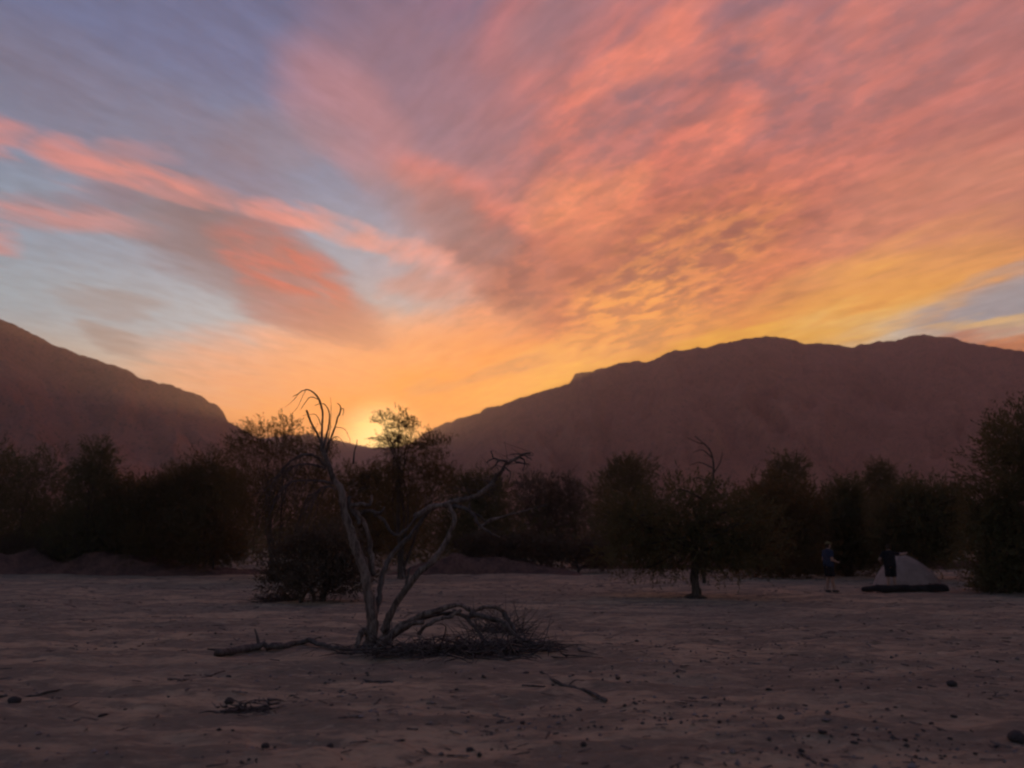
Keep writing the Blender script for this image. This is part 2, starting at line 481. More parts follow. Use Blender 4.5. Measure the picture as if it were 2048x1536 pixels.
def m_bank(N, b, pos, ob, out):
    mid = N.noise(pos, 1.3, 5, 0.65, 0.3)
    fine = N.noise(pos, 7.0, 4, 0.7)
    c = N.mix(N.rng(mid, 0.36, 0.62), (0.105, 0.059, 0.051, 1), (0.202, 0.104, 0.081, 1))
    c = N.mix(N.rng(fine, 0.48, 0.7, 0.0, 0.7), c, (0.048, 0.030, 0.026, 1))
    N.put(b.inputs['Base Color'], c)
    bump(N, b, N.m('ADD', mid, N.m('MULTIPLY', fine, 0.4)), 1.0, 0.25)
M_BANK = material('bank_soil', m_bank, 0.95)

def m_wood(c0, c1):
    def f(N, b, pos, ob, out):
        n = N.noise(N.v('MULTIPLY', pos, (14.0, 14.0, 3.0)), 1.0, 5, 0.65, 0.4)
        k = N.noise(pos, 3.0, 3, 0.6)
        c = N.mix(N.rng(n, 0.34, 0.66), c0, c1)
        c = N.mix(N.rng(k, 0.50, 0.70, 0.0, 0.75), c, (0.06, 0.045, 0.04, 1))      # bark that has not peeled yet
        N.put(b.inputs['Base Color'], c)
        bump(N, b, n, 0.8, 0.02)
    return f
M_DEAD = material('weathered_wood', m_wood((0.070, 0.048, 0.040, 1), (0.245, 0.182, 0.158, 1)))
M_BARK = material('dark_bark', m_wood((0.045, 0.034, 0.028, 1), (0.11, 0.085, 0.07, 1)))
M_DARKWOOD = material('dark_dead_wood', m_wood((0.06, 0.045, 0.042, 1), (0.15, 0.12, 0.11, 1)))

def m_leaf(c0, c1, tr=0.35):
    def f(N, b, pos, ob, out):
        n = N.noise(pos, 1.1, 3, 0.6)
        c = N.mix(N.rng(n, 0.35, 0.65), c0, c1)
        N.put(b.inputs['Base Color'], c)
        t = N.n.new('ShaderNodeBsdfTranslucent'); N.put(t.inputs['Color'], N.mix(0.5, c, (0.17, 0.085, 0.02, 1)))
        mx = N.n.new('ShaderNodeMixShader'); mx.inputs[0].default_value = tr
        N.l.new(b.outputs[0], mx.inputs[1]); N.l.new(t.outputs[0], mx.inputs[2]); N.l.new(mx.outputs[0], out.inputs['Surface'])
    return f
M_LEAF = material('tamarisk_leaf', m_leaf((0.088, 0.078, 0.040, 1), (0.125, 0.100, 0.050, 1), 0.6), 0.7)
M_LEAF2 = material('mesquite_leaf', m_leaf((0.086, 0.090, 0.046, 1), (0.130, 0.122, 0.060, 1), 0.45), 0.7)
M_DRY = material('dry_brush', m_leaf((0.085, 0.060, 0.044, 1), (0.13, 0.092, 0.066, 1), 0.15), 0.9)

def m_flat(c, var=0.25, scale=6.0, bs=0.3, bd=0.01):
    def f(N, b, pos, ob, out):
        n = N.noise(ob, scale, 4, 0.6)
        N.put(b.inputs['Base Color'], N.mix(N.rng(n, 0.3, 0.7), tuple(x * (1 - var) for x in c[:3]) + (1,), tuple(x * (1 + var) for x in c[:3]) + (1,)))
        bump(N, b, n, bs, bd)
    return f
M_STONE = material('dark_stone', m_flat((0.075, 0.06, 0.058), 0.4, 9.0, 0.8, 0.02))
M_PEBBLE = material('pebble', m_flat((0.17, 0.135, 0.13), 0.75, 1.3))
M_SKIN = material('skin', m_flat((0.36, 0.21, 0.155), 0.08, 20.0, 0.1), 0.6)
M_BLUE = material('blue_cloth', m_flat((0.028, 0.038, 0.070), 0.2, 14.0))
M_BLACK = material('black_cloth', m_flat((0.014, 0.014, 0.018), 0.3, 14.0))
M_HAIR = material('brown_hair', m_flat((0.045, 0.028, 0.018), 0.4, 30.0, 0.6))
M_CAP = material('khaki_cloth', m_flat((0.16, 0.13, 0.06), 0.2, 18.0))
M_SHOE = material('shoe', m_flat((0.05, 0.045, 0.045), 0.3, 14.0), 0.7)
M_EYE = material('eye', m_flat((0.25, 0.24, 0.23), 0.1, 4.0), 0.3)
M_TENT = material('tent_fabric', m_flat((0.31, 0.222, 0.190), 0.15, 3.0, 0.3, 0.02), 0.75)
M_TENT2 = material('tent_trim', m_flat((0.16, 0.14, 0.15), 0.15, 3.0), 0.7)
M_POLE = material('tent_pole', m_flat((0.22, 0.21, 0.20), 0.15, 5.0), 0.5)
M_ROLL = material('dark_mat', m_flat((0.022, 0.019, 0.020), 0.35, 5.0, 0.5, 0.03), 0.8)

# ------------------------------------------------------------------ ground
def gz(x, y):
    x = np.asarray(x, float); y = np.asarray(y, float)
    r = np.hypot(x, y)
    z = 0.09 * fbm(x / 7.0, y / 4.0, 1, 3) + 0.085 * fbm(x / 1.9, y / 0.8, 9, 4, 0.6)
    near = np.clip((60 - r) / 40, 0, 1)
    z = z + near * (0.052 * fbm(x / 0.5, y / 0.32, 21, 4, 0.6) + 0.02 * np.abs(fbm(x / 0.9, y / 0.5, 31, 2)))
    return z * np.clip(r / 3.0, 0.2, 1)

th = np.concatenate((np.arange(-46, 46, 0.22), np.arange(46, 314, 4.0)))
rr = np.concatenate((np.geomspace(0.8, 70, 430), np.geomspace(75, 3000, 46)))
A, B = np.meshgrid(np.radians(th), rr, indexing='ij')
X, Y = np.sin(A) * B, np.cos(A) * B
Z = gz(X, Y)
nt, nr = A.shape
i, j = np.meshgrid(np.arange(nt), np.arange(nr - 1), indexing='ij'); i2 = (i + 1) % nt
Q = np.stack((i * nr + j, i * nr + j + 1, i2 * nr + j + 1, i2 * nr + j), -1).reshape(-1, 4)
V = np.concatenate((np.stack((X, Y, Z), -1).reshape(-1, 3), [[0, 0, 0.0]]))
k = np.arange(nt)
T = np.stack((k * nr, ((k + 1) % nt) * nr, np.full(nt, nt * nr)), -1)[:, ::-1]
Q = Q[:, ::-1]
ground = obj('ground', mesh_np('ground', V, Q[:, ::-1][:, ::-1], T[:, ::-1]), M_SAND)
tag(ground, kind='structure')

def on(px, Y, dz=0.0):
    """a spot on the ground straight below a pixel column, Y metres ahead"""
    x = ray(px, 1090)[0] / ray(px, 1090)[1] * Y
    return np.array((x, Y, float(gz(x, Y)) + dz))

def hit(px, py):
    """where the line of sight through a pixel meets the flat ground"""
    d = ray(px, py); t = CAM[2] / -d[2]
    p = CAM + d * t
    p[2] = float(gz(p[0], p[1]))
    return p

# ------------------------------------------------------------------ mountains
def mountain(name, ridge, R0, amp, seed, lo=0.42, back=1.7):
    az = np.array([azel(*p)[0] if p[0] > -900 else p[1] for p in ridge])
    el = np.array([azel(*p)[1] if p[0] > -900 else p[2] for p in ridge])
    a = np.arange(az[0], az[-1], 0.11)
    e = np.interp(a, az, el)
    e = np.maximum(e + 0.15 * fbm(a * 1.8, a * 0 + seed, seed, 5, 0.72) , 0.0)
    Rr = R0 * (1 + amp * fbm(a / 9.0, a * 0 + seed + 3, seed + 5, 3))
    H = Rr * np.tan(np.radians(e)) + CAM[2]
    t = np.concatenate((np.linspace(0, 1, 90), 1 + np.linspace(0.015, back, 45)))
    Tm, Am = np.meshgrid(t, a, indexing='ij')
    Hm, Rm = np.broadcast_to(H, Tm.shape), np.broadcast_to(Rr, Tm.shape)
    r = Rm * (lo + (1 - lo) * Tm)
    s = np.where(Tm <= 1, np.clip(Tm, 0, 1) ** 1.45, np.clip(1 - (Tm - 1) / back, 0, 1) ** 1.2)
    w = np.sin(np.pi * np.clip(Tm, 0, 1)) ** 0.8
    x0, y0 = np.sin(np.radians(Am)) * r, np.cos(np.radians(Am)) * r
    gul = 1 - np.abs(fbm(Am / 3.2 + 1.4 * fbm(x0 / 170, y0 / 170, seed + 2) + Tm * 1.3, Tm * 2.6, seed + 8, 4, 0.55)) * 1.7
    z = Hm * (s - w * 0.15 * (1 - gul)) + w * 9 * fbm(x0 / 50, y0 / 50, seed + 4, 4, 0.6)
    z = np.where(Tm > 1, Hm * s + np.clip((Tm - 1) * 4, 0, 1) * 12 * fbm(x0 / 90, y0 / 90, seed + 6, 4), z)
    z = np.where((Tm == 0) | (Tm >= 1 + back), -8, z) + np.where(Tm < 0.02, -4, 0)
    V = np.stack((x0, y0, z), -1).reshape(-1, 3)
    n, mth = Tm.shape
    i, j = np.meshgrid(np.arange(n - 1), np.arange(mth - 1), indexing='ij')
    Q = np.stack((i * mth + j, i * mth + j + 1, (i + 1) * mth + j + 1, (i + 1) * mth + j), -1).reshape(-1, 4)
    return tag(obj(name, mesh_np(name, V, Q), M_ROCK), kind='structure')

LEFT = [(-1000, -75, 9.0), (-1000, -60, 14.5), (-1000, -48, 17.5), (-1000, -40, 16.6), (0, 638), (40, 655), (85, 678), (100, 687), (180, 715), (250, 738), (280, 755), (340, 770),
        (400, 792), (430, 808), (447, 825), (456, 842), (480, 856), (520, 876), (570, 905), (640, 945), (740, 1010), (820, 1090)]
RIGHT = [(700, 1090), (740, 960), (790, 910), (830, 880), (850, 866), (880, 850), (940, 830), (958, 826), (975, 815), (1000, 812), (1040, 795), (1075, 785), (1137, 768), (1150, 748),
         (1180, 743), (1240, 726), (1275, 722), (1295, 724), (1320, 713), (1345, 700), (1378, 698), (1395, 693), (1415, 694), (1450, 686), (1490, 677),
         (1520, 673), (1550, 673), (1580, 677), (1610, 687), (1670, 688), (1705, 694), (1740, 686), (1780, 680), (1790, 681), (1810, 674), (1835, 668), (1860, 671),
         (1890, 673), (1940, 685), (1970, 691), (2010, 697), (2048, 703), (-1000, 40, 13.2), (-1000, 52, 11.0), (-1000, 64, 7.0), (-1000, 75, 2.0)]
GAP = [(-1000, -26, 2.0), (420, 910), (480, 885), (520, 876), (580, 870), (620, 868), (650, 874), (700, 886), (745, 895), (790, 893), (830, 886), (880, 884), (960, 900), (1060, 940), (-1000, 8, 3.0)]
mountain('mountain', LEFT, 950, 0.10, 3)
mountain('mountain', RIGHT, 1150, 0.12, 14)
mountain('far_hill', GAP, 1750, 0.04, 27, 0.6, 0.5)

# low earth banks where the wash is cut into the plain
def bank(name, x0, x1, Y, h, depth, seed):
    nx, ny = int((x1 - x0) / 0.14), 44
    U, Wm = np.meshgrid(np.linspace(0, 1, nx), np.linspace(0, 1, ny), indexing='ij')
    x = x0 + (x1 - x0) * U
    y = Y + depth * Wm + 0.9 * fbm(x / 4.0, x * 0, seed, 3)
    ends = np.clip(np.minimum(U, 1 - U) * 2.6, 0, 1) ** 0.8
    prof = np.clip(Wm / 0.22, 0, 1) ** 0.8 * np.clip((1 - Wm) / 0.5, 0, 1) ** 0.7
    z = gz(x, y) - 0.12 + h * ends * prof * np.clip(0.85 + 0.9 * fbm(x / 3.2, y / 3.0, seed + 1, 4), 0.1, 1.5) + 0.16 * prof * fbm(x / 0.7, y / 0.7, seed + 2, 3)
    i, j = np.meshgrid(np.arange(nx - 1), np.arange(ny - 1), indexing='ij')
    Q = np.stack((i * ny + j, (i + 1) * ny + j, (i + 1) * ny + j + 1, i * ny + j + 1), -1).reshape(-1, 4)
    return tag(obj(name, mesh_np(name, np.stack((x, y, z), -1).reshape(-1, 3), Q), M_BANK), kind='structure')
bank('earth_bank', -44, -13, 43, 1.55, 7.0, 5)
bank('earth_bank', -7.5, 4.0, 43.5, 1.05, 5.0, 8)
bank('earth_bank', 3.0, 40, 55, 1.1, 6.0, 12)

# ------------------------------------------------------------------ trees
def leaves(N_, centers, radii, L, leaf, per, lean=(0, 0, 0), up=0.5, seed=0, shell=0.45, droop=0.15):
    """sprays of small narrow leaves spread through ellipsoid clumps"""
    g = np.random.default_rng(seed)
    vol = np.array([r[0] * r[1] * r[2] for r in radii]) ** 0.55
    pick = g.choice(len(centers), N_, p=vol / vol.sum())
    c = np.asarray(centers)[pick]; rd = np.asarray(radii)[pick]
    d = g.normal(size=(N_, 3)); d /= np.linalg.norm(d, axis=1)[:, None]
    rad = g.random(N_) ** shell
    # uneven outline: each direction of each clump reaches a different distance
    wob = 0.5 + 0.85 * vnoise(d[:, 0] * 3.4 + pick * 3.7 + 10, d[:, 2] * 3.4 + d[:, 1] * 2.3 + 10, seed)
    p = c + d * rd * (rad * wob)[:, None]
    dr = d * 0.8 + np.array((0, 0, up)) + np.asarray(lean) + g.normal(size=(N_, 3)) * 0.35
    dr /= np.linalg.norm(dr, axis=1)[:, None]
    Ls = L * (0.5 + g.random(N_))
    s = np.linspace(0.05, 1, per)
    P = p[:, None, :] + dr[:, None, :] * (Ls[:, None] * s)[:, :, None]
    P[:, :, 2] -= droop * (s ** 2)[None, :] * Ls[:, None]
    ld = dr[:, None, :] + g.normal(size=(N_, per, 3)) * 0.55
    ld /= np.linalg.norm(ld, axis=2)[:, :, None]
    sd_ = np.cross(ld, g.normal(size=(N_, per, 3))); sd_ /= np.linalg.norm(sd_, axis=2)[:, :, None] + 1e-9
    ll = leaf[0] * (0.6 + 0.8 * g.random((N_, per, 1))); lw = leaf[1] * (0.6 + 0.8 * g.random((N_, per, 1)))
    a, m_, e = P, P + ld * ll * 0.5, P + ld * ll
    Vv = np.stack((a, m_ + sd_ * lw * 0.5, e, m_ - sd_ * lw * 0.5), 2)
    keep = Vv[:, :, :, 2].min(axis=2) > -0.02
    Vv = Vv[keep].reshape(-1, 3)
    return Vv, np.arange(len(Vv)).reshape(-1, 4)

def tree(name, label, cat, base, lobes, Y, sprays, group=None, leafmat=None, leaf=(0.17, 0.05), L=0.55, per=8, lean=(0, 0, 0), up=0.5,
         stems=3, srad=0.07, seed=0, thick=0.6, droop=0.15, shell=0.45, bark=None, dyp=None):
    """lobes: clumps given by where the photograph shows them, all about Y metres away"""
    g = np.random.default_rng(seed + 100)
    b = on(base, Y)
    root = empty(name, b)
    tag(root, label, cat, group)
    px = Y / F
    cs, rs = [], []
    for k, (lx, ly, rx, ry) in enumerate(lobes):
        off = (g.random() - 0.5) * 1.6 * thick * max(rx, ry) * px * 0.6
        c = at(lx, ly + ((0 if Y < 40 else 20) if dyp is None else dyp), Y + off)
        cs.append(c - b); rs.append((rx * px, max(rx * px * 0.6 + ry * px * 0.4, 0.3) * thick * 1.4, ry * px))
    V, Q = leaves(int(sprays * (1.7 if lean == (0, 0, 0) else 0.95)), cs, rs, L, leaf, per, lean, up, seed, shell, droop)
    V = V[:] 
    obj('crown', mesh_np('crown', V, Q, None, False), leafmat or M_LEAF, root)
    tr = MB()
    order = g.permutation(len(cs))
    fork = np.zeros(3)
    if stems == 1:
        fork = np.array((0.12, 0.0, 1.25))
        p1 = curve([(0, 0, -0.1), (0.05, 0, 0.2), (0.02, 0.03, 0.7), fork], 6)
        tr.tube(p1, np.linspace(srad * 1.35, srad * 0.8, len(p1)) * np.where(np.arange(len(p1)) < 3, 1.25, 1.0), 10, 0.3, 2)
        for q in range(5):
            a_ = q * 1.26; tr.tube(curve([(0, 0, 0.12), (0.25 * math.cos(a_), 0.25 * math.sin(a_), 0.04), (0.5 * math.cos(a_), 0.5 * math.sin(a_), -0.06)], 4), np.linspace(srad * 0.7, 0.03, 9), 7)
    for k in range(max(stems, min(len(cs), 7))):
        c = np.asarray(cs[order[k % len(cs)]]); r = rs[order[k % len(cs)]]
        end = c + np.array((g.normal() * 0.25 * r[0], g.normal() * 0.25 * r[1], 0.55 * r[2]))
        st = np.array((g.normal() * 0.18, g.normal() * 0.18, -0.06)) * (1.0 if stems > 1 else 0.1) + fork
        mid = st * 0.55 + end * 0.45 + np.array((g.normal() * 0.3, g.normal() * 0.3, 0.25))
        path = curve([st, st * 0.8 + mid * 0.2 + np.array((0, 0, 0.15)), mid, end], 6)
        tr.tube(path, np.linspace(srad, srad * 0.18, len(path)) * (1.0 if stems > 1 else 0.55), 6, 0.25, k)
        for q in range(5):                                   # side limbs
            f = int(len(path) * (0.4 + 0.5 * g.random())); o_ = path[min(f, len(path) - 2)]
            e2 = c + g.normal(size=3) * np.array(r) * 0.5
            p2 = curve([o_, (o_ + e2) / 2 + g.normal(size=3) * 0.12, e2], 4)
            tr.tube(p2, np.linspace(srad * 0.4, srad * 0.08, len(p2)), 5)
    tr.build('trunk', bark or M_BARK, root)
    return root

GB = 'trees of the thicket below the mountains'
# left thicket
tree('tree', 'broad dark tree at the far left edge of the thicket', 'tree', 40, [(0, 930, 70, 70), (80, 950, 60, 80), (40, 1030, 110, 80), (-60, 960, 80, 100), (110, 1050, 70, 60)], 47, 2600, GB, M_LEAF2, seed=1)
tree('tree', 'tall pointed dark tree in the left thicket, highest of that side', 'tree', 195, [(195, 905, 34, 50), (185, 960, 60, 60), (200, 1040, 85, 80), (150, 1060, 60, 60), (240, 1000, 40, 60)], 46, 2600, GB, M_LEAF2, seed=2)
tree('shrub', 'lower rounded shrub with a dip in its top right of the pointed tree', 'shrub', 310, [(290, 990, 60, 60), (340, 970, 40, 45), (320, 1050, 90, 80)], 46, 2200, GB, M_LEAF, seed=3, up=0.8)
tree('shrub', 'feathery upright shrub under the left mountain foot', 'shrub', 410, [(370, 960, 34, 50), (420, 945, 40, 60), (410, 1040, 80, 90), (450, 985, 40, 60)], 45, 2400, GB, M_LEAF, seed=4, up=1.1, L=0.8)
# tamarisk with glowing plumes left of the gap
tm = tree('tamarisk', 'tall tamarisk with feathery plumes glowing orange left of the dead tree top', 'tree', 560,
     [(515, 866, 30, 26), (572, 858, 24, 22), (480, 905, 30, 34), (545, 900, 62, 34), (610, 895, 40, 36), (560, 970, 110, 70), (500, 1000, 70, 80), (600, 1050, 110, 80), (640, 960, 50, 60), (650, 905, 26, 22)],
     38, 3600, GB, M_LEAF, seed=5, up=1.0, lean=(-0.45, 0, 0), L=0.6, leaf=(0.13, 0.032), per=10, droop=0.35)
tree('shrub', 'dense bush behind the fork of the dead tree', 'shrub', 740, [(720, 945, 50, 36), (690, 1000, 70, 60), (790, 1010, 70, 60), (740, 1060, 110, 60), (760, 950, 50, 40)], 49, 2600, GB, M_LEAF, seed=6, up=0.9)
tree('tamarisk', 'slender tamarisk with loose wind-bent plumes against the bright gap', 'tree', 810,
     [(800, 848, 22, 22), (768, 842, 14, 14), (822, 858, 16, 18), (780, 885, 30, 16), (812, 900, 46, 26), (868, 895, 34, 26), (830, 950, 70, 44), (800, 1020, 80, 70), (880, 960, 40, 50)],
     38, 2300, GB, M_LEAF, seed=7, up=0.9, lean=(-0.55, 0, 0), L=0.6, leaf=(0.13, 0.032), per=10, droop=0.4)
tree('shrub', 'low rounded bush behind the outstretched right limb of the dead tree', 'shrub', 950, [(930, 960, 50, 40), (980, 975, 50, 50), (950, 1040, 90, 60)], 50, 2000, GB, M_LEAF2, seed=8)
tree('shrub', 'low brownish bush right of the outstretched limb tip', 'shrub', 1100, [(1070, 965, 45, 45), (1130, 975, 45, 45), (1100, 1030, 100, 60)], 56, 2000, GB, M_DRY, seed=9)
tree('tree', 'round domed tree under the middle of the right mountain', 'tree', 1255, [(1255, 925, 50, 34), (1250, 975, 75, 55), (1260, 1040, 70, 50)], 62, 2000, GB, M_LEAF2, seed=10, leaf=(0.2, 0.06))
# central mesquite on a single trunk
tree('mesquite', 'dark spreading mesquite on one thick trunk left of the people', 'tree', 1385,
     [(1300, 1045, 100, 55), (1390, 1015, 90, 55), (1475, 1045, 95, 55), (1380, 1095, 130, 48), (1260, 1095, 70, 42), (1500, 1100, 75, 42), (1225, 1030, 44, 24), (1320, 1120, 70, 30), (1450, 1122, 70, 30)],
     25.5, 2300, None, M_LEAF2, seed=11, stems=1, srad=0.13, leaf=(0.12, 0.035), L=0.42, per=9, up=0.35)
tree('tree', 'small dark tree with a narrow round top above the thicket behind the mesquite', 'tree', 1575, [(1575, 925, 36, 36), (1560, 980, 60, 50), (1590, 1040, 70, 60)], 60, 2000, GB, M_LEAF2, seed=12, leaf=(0.2, 0.06))
tree('shrub', 'olive bush between the mesquite and the standing person', 'shrub', 1570, [(1530, 1000, 60, 60), (1600, 1010, 50, 60), (1570, 1080, 80, 60), (1500, 1090, 60, 50)], 40, 2600, GB, M_LEAF, seed=13)
tree('shrub', 'upright dark bush right behind the person in blue', 'shrub', 1690, [(1690, 985, 46, 46), (1670, 1040, 60, 60), (1720, 1060, 55, 60), (1690, 1100, 70, 40)], 42, 2600, GB, M_LEAF2, seed=14, up=0.8)
tree('tree', 'distant small round tree above the tent', 'tree', 1760, [(1760, 935, 34, 30), (1765, 975, 50, 40), (1760, 1030, 60, 50)], 66, 1700, GB, M_LEAF2, seed=15, leaf=(0.2, 0.06))
tree('shrub', 'broad dark bush directly behind the tent', 'shrub', 1830, [(1830, 1010, 60, 50), (1790, 1060, 50, 50), (1870, 1060, 60, 60), (1840, 1100, 80, 40), (1900, 1020, 40, 50)], 38, 2800, GB, M_LEAF2, seed=16)
tree('tree', 'massive black tree filling the right edge of the scene', 'tree', 2060,
     [(2040, 830, 70, 60), (2090, 880, 130, 130), (2010, 960, 70, 70), (1985, 1040, 56, 70), (2060, 1040, 110, 110), (2000, 1120, 55, 56), (2080, 1140, 90, 60), (1975, 985, 40, 36)],
     27, 4200, None, M_LEAF2, seed=17, dyp=62, leaf=(0.13, 0.04), L=0.5, srad=0.12, per=9)
tree('shrub', 'low dark bush left of the dead tree trunk', 'shrub', 640, [(600, 1110, 60, 50), (660, 1100, 60, 60), (640, 1155, 90, 36), (700, 1140, 40, 46), (560, 1160, 36, 26)], 23.5, 1700, None, M_DRY, seed=18, leaf=(0.10, 0.03), L=0.35, per=8)
# brush along the bank on the left and behind
for k, (cx, lab) in enumerate(((70, 'grey brush on the left end of the earth bank'), (240, 'tangled low brush on the earth bank below the pointed tree'), (400, 'dark low brush where the earth bank ends, left of the tamarisk'))):
    tree('brush', lab, 'brush', cx, [(cx - 50, 1080, 50, 26), (cx + 40, 1084, 55, 30), (cx, 1090, 80, 24)], 46.5 + k, 1300, 'brush along the earth bank', M_DRY if k == 0 else M_LEAF2, seed=30 + k, L=0.4, up=0.7)
for k, (cx, yy, lab) in enumerate(((1010, 1075, 'low brush below the outstretched limb, beside the red bank'), (1160, 1085, 'low brush left of the mesquite'), (1610, 1110, 'low dark brush at the foot of the olive bush'))):
    tree('brush', lab, 'brush', cx, [(cx - 40, yy, 50, 26), (cx + 40, yy + 5, 50, 30)], 46.0, 1100, 'low brush on the flat', M_DRY, seed=40 + k, L=0.4, up=0.7)

# far scrub that reads as one mass behind the thicket
g = np.random.default_rng(77)
cs, rs = [], []
for k in range(330):
    Yk = 70 + 170 * g.random() ** 1.4 if k < 230 else 52 + 18 * g.random()
    xk = (g.random() * 2 - 1) * Yk * 0.85
    hk = 1.6 + 1.9 * g.random()
    cs.append((xk, Yk, hk * 0.75)); rs.append((1.8 + 2.6 * g.random(), 2.0, hk))
V, Q = leaves(26000, cs, rs, 0.8, (0.30, 0.10), 6, seed=78)
tag(obj('scrub', mesh_np('scrub', V, Q, None, False), M_LEAF2), 'far dark desert scrub spread across the valley floor below the mountains', 'scrub', kind='stuff')

# bare snag behind the mesquite
b = on(1405, 34)
snag = tag(empty('dead_snag', b), 'thin bare dead snag with side twigs rising behind the mesquite', 'tree')
def zp(px, py, Y, o): return at(px, py, Y) - o
tr = MB()
p = curve([(0, 0, -0.1), zp(1400, 1020, 34, b), zp(1425, 960, 34, b), zp(1422, 905, 34, b), zp(1390, 872, 34, b)], 6)
tr.tube(p, np.linspace(0.09, 0.02, len(p)), 6, 0.2); tr.build('trunk', M_BARK, snag)
for pts in ([(1424, 935), (1400, 925), (1380, 930)], [(1423, 915), (1405, 900), (1386, 905)], [(1410, 888), (1395, 885), (1375, 875)], [(1425, 950), (1440, 925), (1445, 905)], [(1418, 965), (1395, 955), (1378, 962)]):
    tw = MB(); p = curve([zp(x, y, 34 + 0.3 * k, b) for k, (x, y) in enumerate(pts)], 5); tw.tube(p, np.linspace(0.035, 0.012, len(p)), 5); tw.build('twig', M_BARK, snag)

# ------------------------------------------------------------------ the dead tree
DY = 12.2
base = hit(740, 1305); base[2] -= 0.03
dead = tag(empty('dead_tree', base), 'leafless dead tree with forked pale trunk and drooping bare twigs', 'tree')
def Zm(x, y, dy=0.0):
    """a point of the tree, read off an enlargement of the photograph"""
    return at(400 + x / 2.56, 760 + y / 2.56, base[1] + dy) - base
gd = np.random.default_rng(3)
def limb(name, pts, r0, r1, mat=M_DEAD, parent=dead, sides=9, rough=0.35, n=6, wig=0.012):
    p = curve([Zm(*q) for q in pts], n)
    w = np.cumsum(gd.normal(size=p.shape) * wig, axis=0); w -= np.linspace(0, 1, len(p))[:, None] * w[-1]
    p = p + w * 0.6
    m = MB(); m.tube(p, np.linspace(r0, r1, len(p)) * (0.84 if r0 > 0.03 else 1.0) * (1 + 0.10 * gd.normal(size=len(p))), sides, rough, int(gd.integers(99)))
    return m.build(name, mat, parent), p

limb('trunk', [(850, 1425, -0.05), (865, 1330), (880, 1230), (872, 1110, 0.05), (862, 1000, 0.05), (825, 890, 0.05), (790, 780), (745, 660, -0.05), (728, 560, -0.08), (690, 490, -0.1), (655, 430, -0.1), (628, 370, -0.1), (617, 330, -0.1)], 0.115, 0.03, sides=12)
limb('stem', [(885, 1000, 0.1), (893, 930, 0.15), (880, 850, 0.2), (858, 770, 0.2), (822, 690, 0.15), (775, 640, 0.1), (760, 600, 0.1)], 0.05, 0.03)
limb('stem', [(880, 1250, 0.1), (905, 1160, 0.2), (925, 1050, 0.28), (955, 950, 0.32), (1000, 870, 0.36), (1085, 785, 0.4), (1150, 695, 0.4), (1215, 648, 0.35)], 0.06, 0.03, M_DARKWOOD)
limb('stem', [(930, 1290, 0.0), (975, 1190, -0.05), (1030, 1100, -0.1), (1105, 1005, -0.15), (1190, 915, -0.2), (1238, 840, -0.2), (1290, 760, -0.22), (1305, 710, -0.2), (1275, 640, -0.15)], 0.07, 0.036)
olong, plong = limb('branch', [(1100, 700, 0.4), (1190, 655, 0.35), (1300, 622, 0.1), (1420, 580, 0.05), (1490, 535, 0.05), (1530, 485, 0.05), (1580, 425, 0.05), (1640, 388, 0.05), (1690, 376, 0.05)], 0.06, 0.02)
for q, r in (([(1580, 425, 0.05), (1540, 405), (1500, 398), (1470, 425)], 0.022), ([(1530, 412), (1500, 440), (1480, 470)], 0.014), ([(1640, 392, 0.05), (1665, 425), (1655, 470)], 0.016),
             ([(1610, 410, 0.05), (1650, 430), (1690, 435)], 0.018), ([(1560, 440), (1585, 480), (1580, 520)], 0.014), ([(1500, 398), (1495, 375), (1500, 365)], 0.012), ([(1660, 384), (1690, 395), (1700, 410)], 0.012)):
    limb('twig', q, r, r * 0.35, M_DARKWOOD, olong, sides=6)
limb('branch', [(1290, 640, 0.1), (1345, 650, 0.05), (1395, 690), (1430, 745), (1480, 775), (1535, 805, 0.1)], 0.045, 0.014, M_DARKWOOD)
limb('branch', [(1425, 760, 0.05), (1470, 730), (1530, 703), (1600, 682), (1680, 660), (1780, 640)], 0.035, 0.008)
limb('twig', [(1360, 660), (1400, 670), (1450, 700), (1470, 735)], 0.018, 0.008, M_DARKWOOD, sides=6)
limb('twig', [(1395, 690), (1380, 640), (1400, 600)], 0.016, 0.006, M_DARKWOOD, sides=6)
limb('branch', [(820, 690, 0.15), (880, 670, 0.1), (935, 700, 0.1), (965, 745, 0.1), (1000, 790, 0.15), (1050, 770, 0.2), (1105, 700, 0.3)], 0.03, 0.018, M_DARKWOOD)
limb('stub', [(770, 650), (820, 632), (865, 632), (882, 590)], 0.045, 0.02, M_DEAD)
limb('stub', [(900, 690, 0.1), (930, 680), (945, 650)], 0.04, 0.015, M_DARKWOOD)
limb('stub', [(1035, 1080, -0.1), (1055, 1010, -0.1), (1078, 960, -0.1)], 0.03, 0.014, M_DARKWOOD)
limb('stub', [(1055, 1010, -0.1), (1045, 985), (1040, 960)], 0.016, 0.008, M_DARKWOOD)
limb('stub', [(760, 600, 0.05), (755, 640), (800, 700), (810, 735)], 0.05, 0.03, M_DARKWOOD)
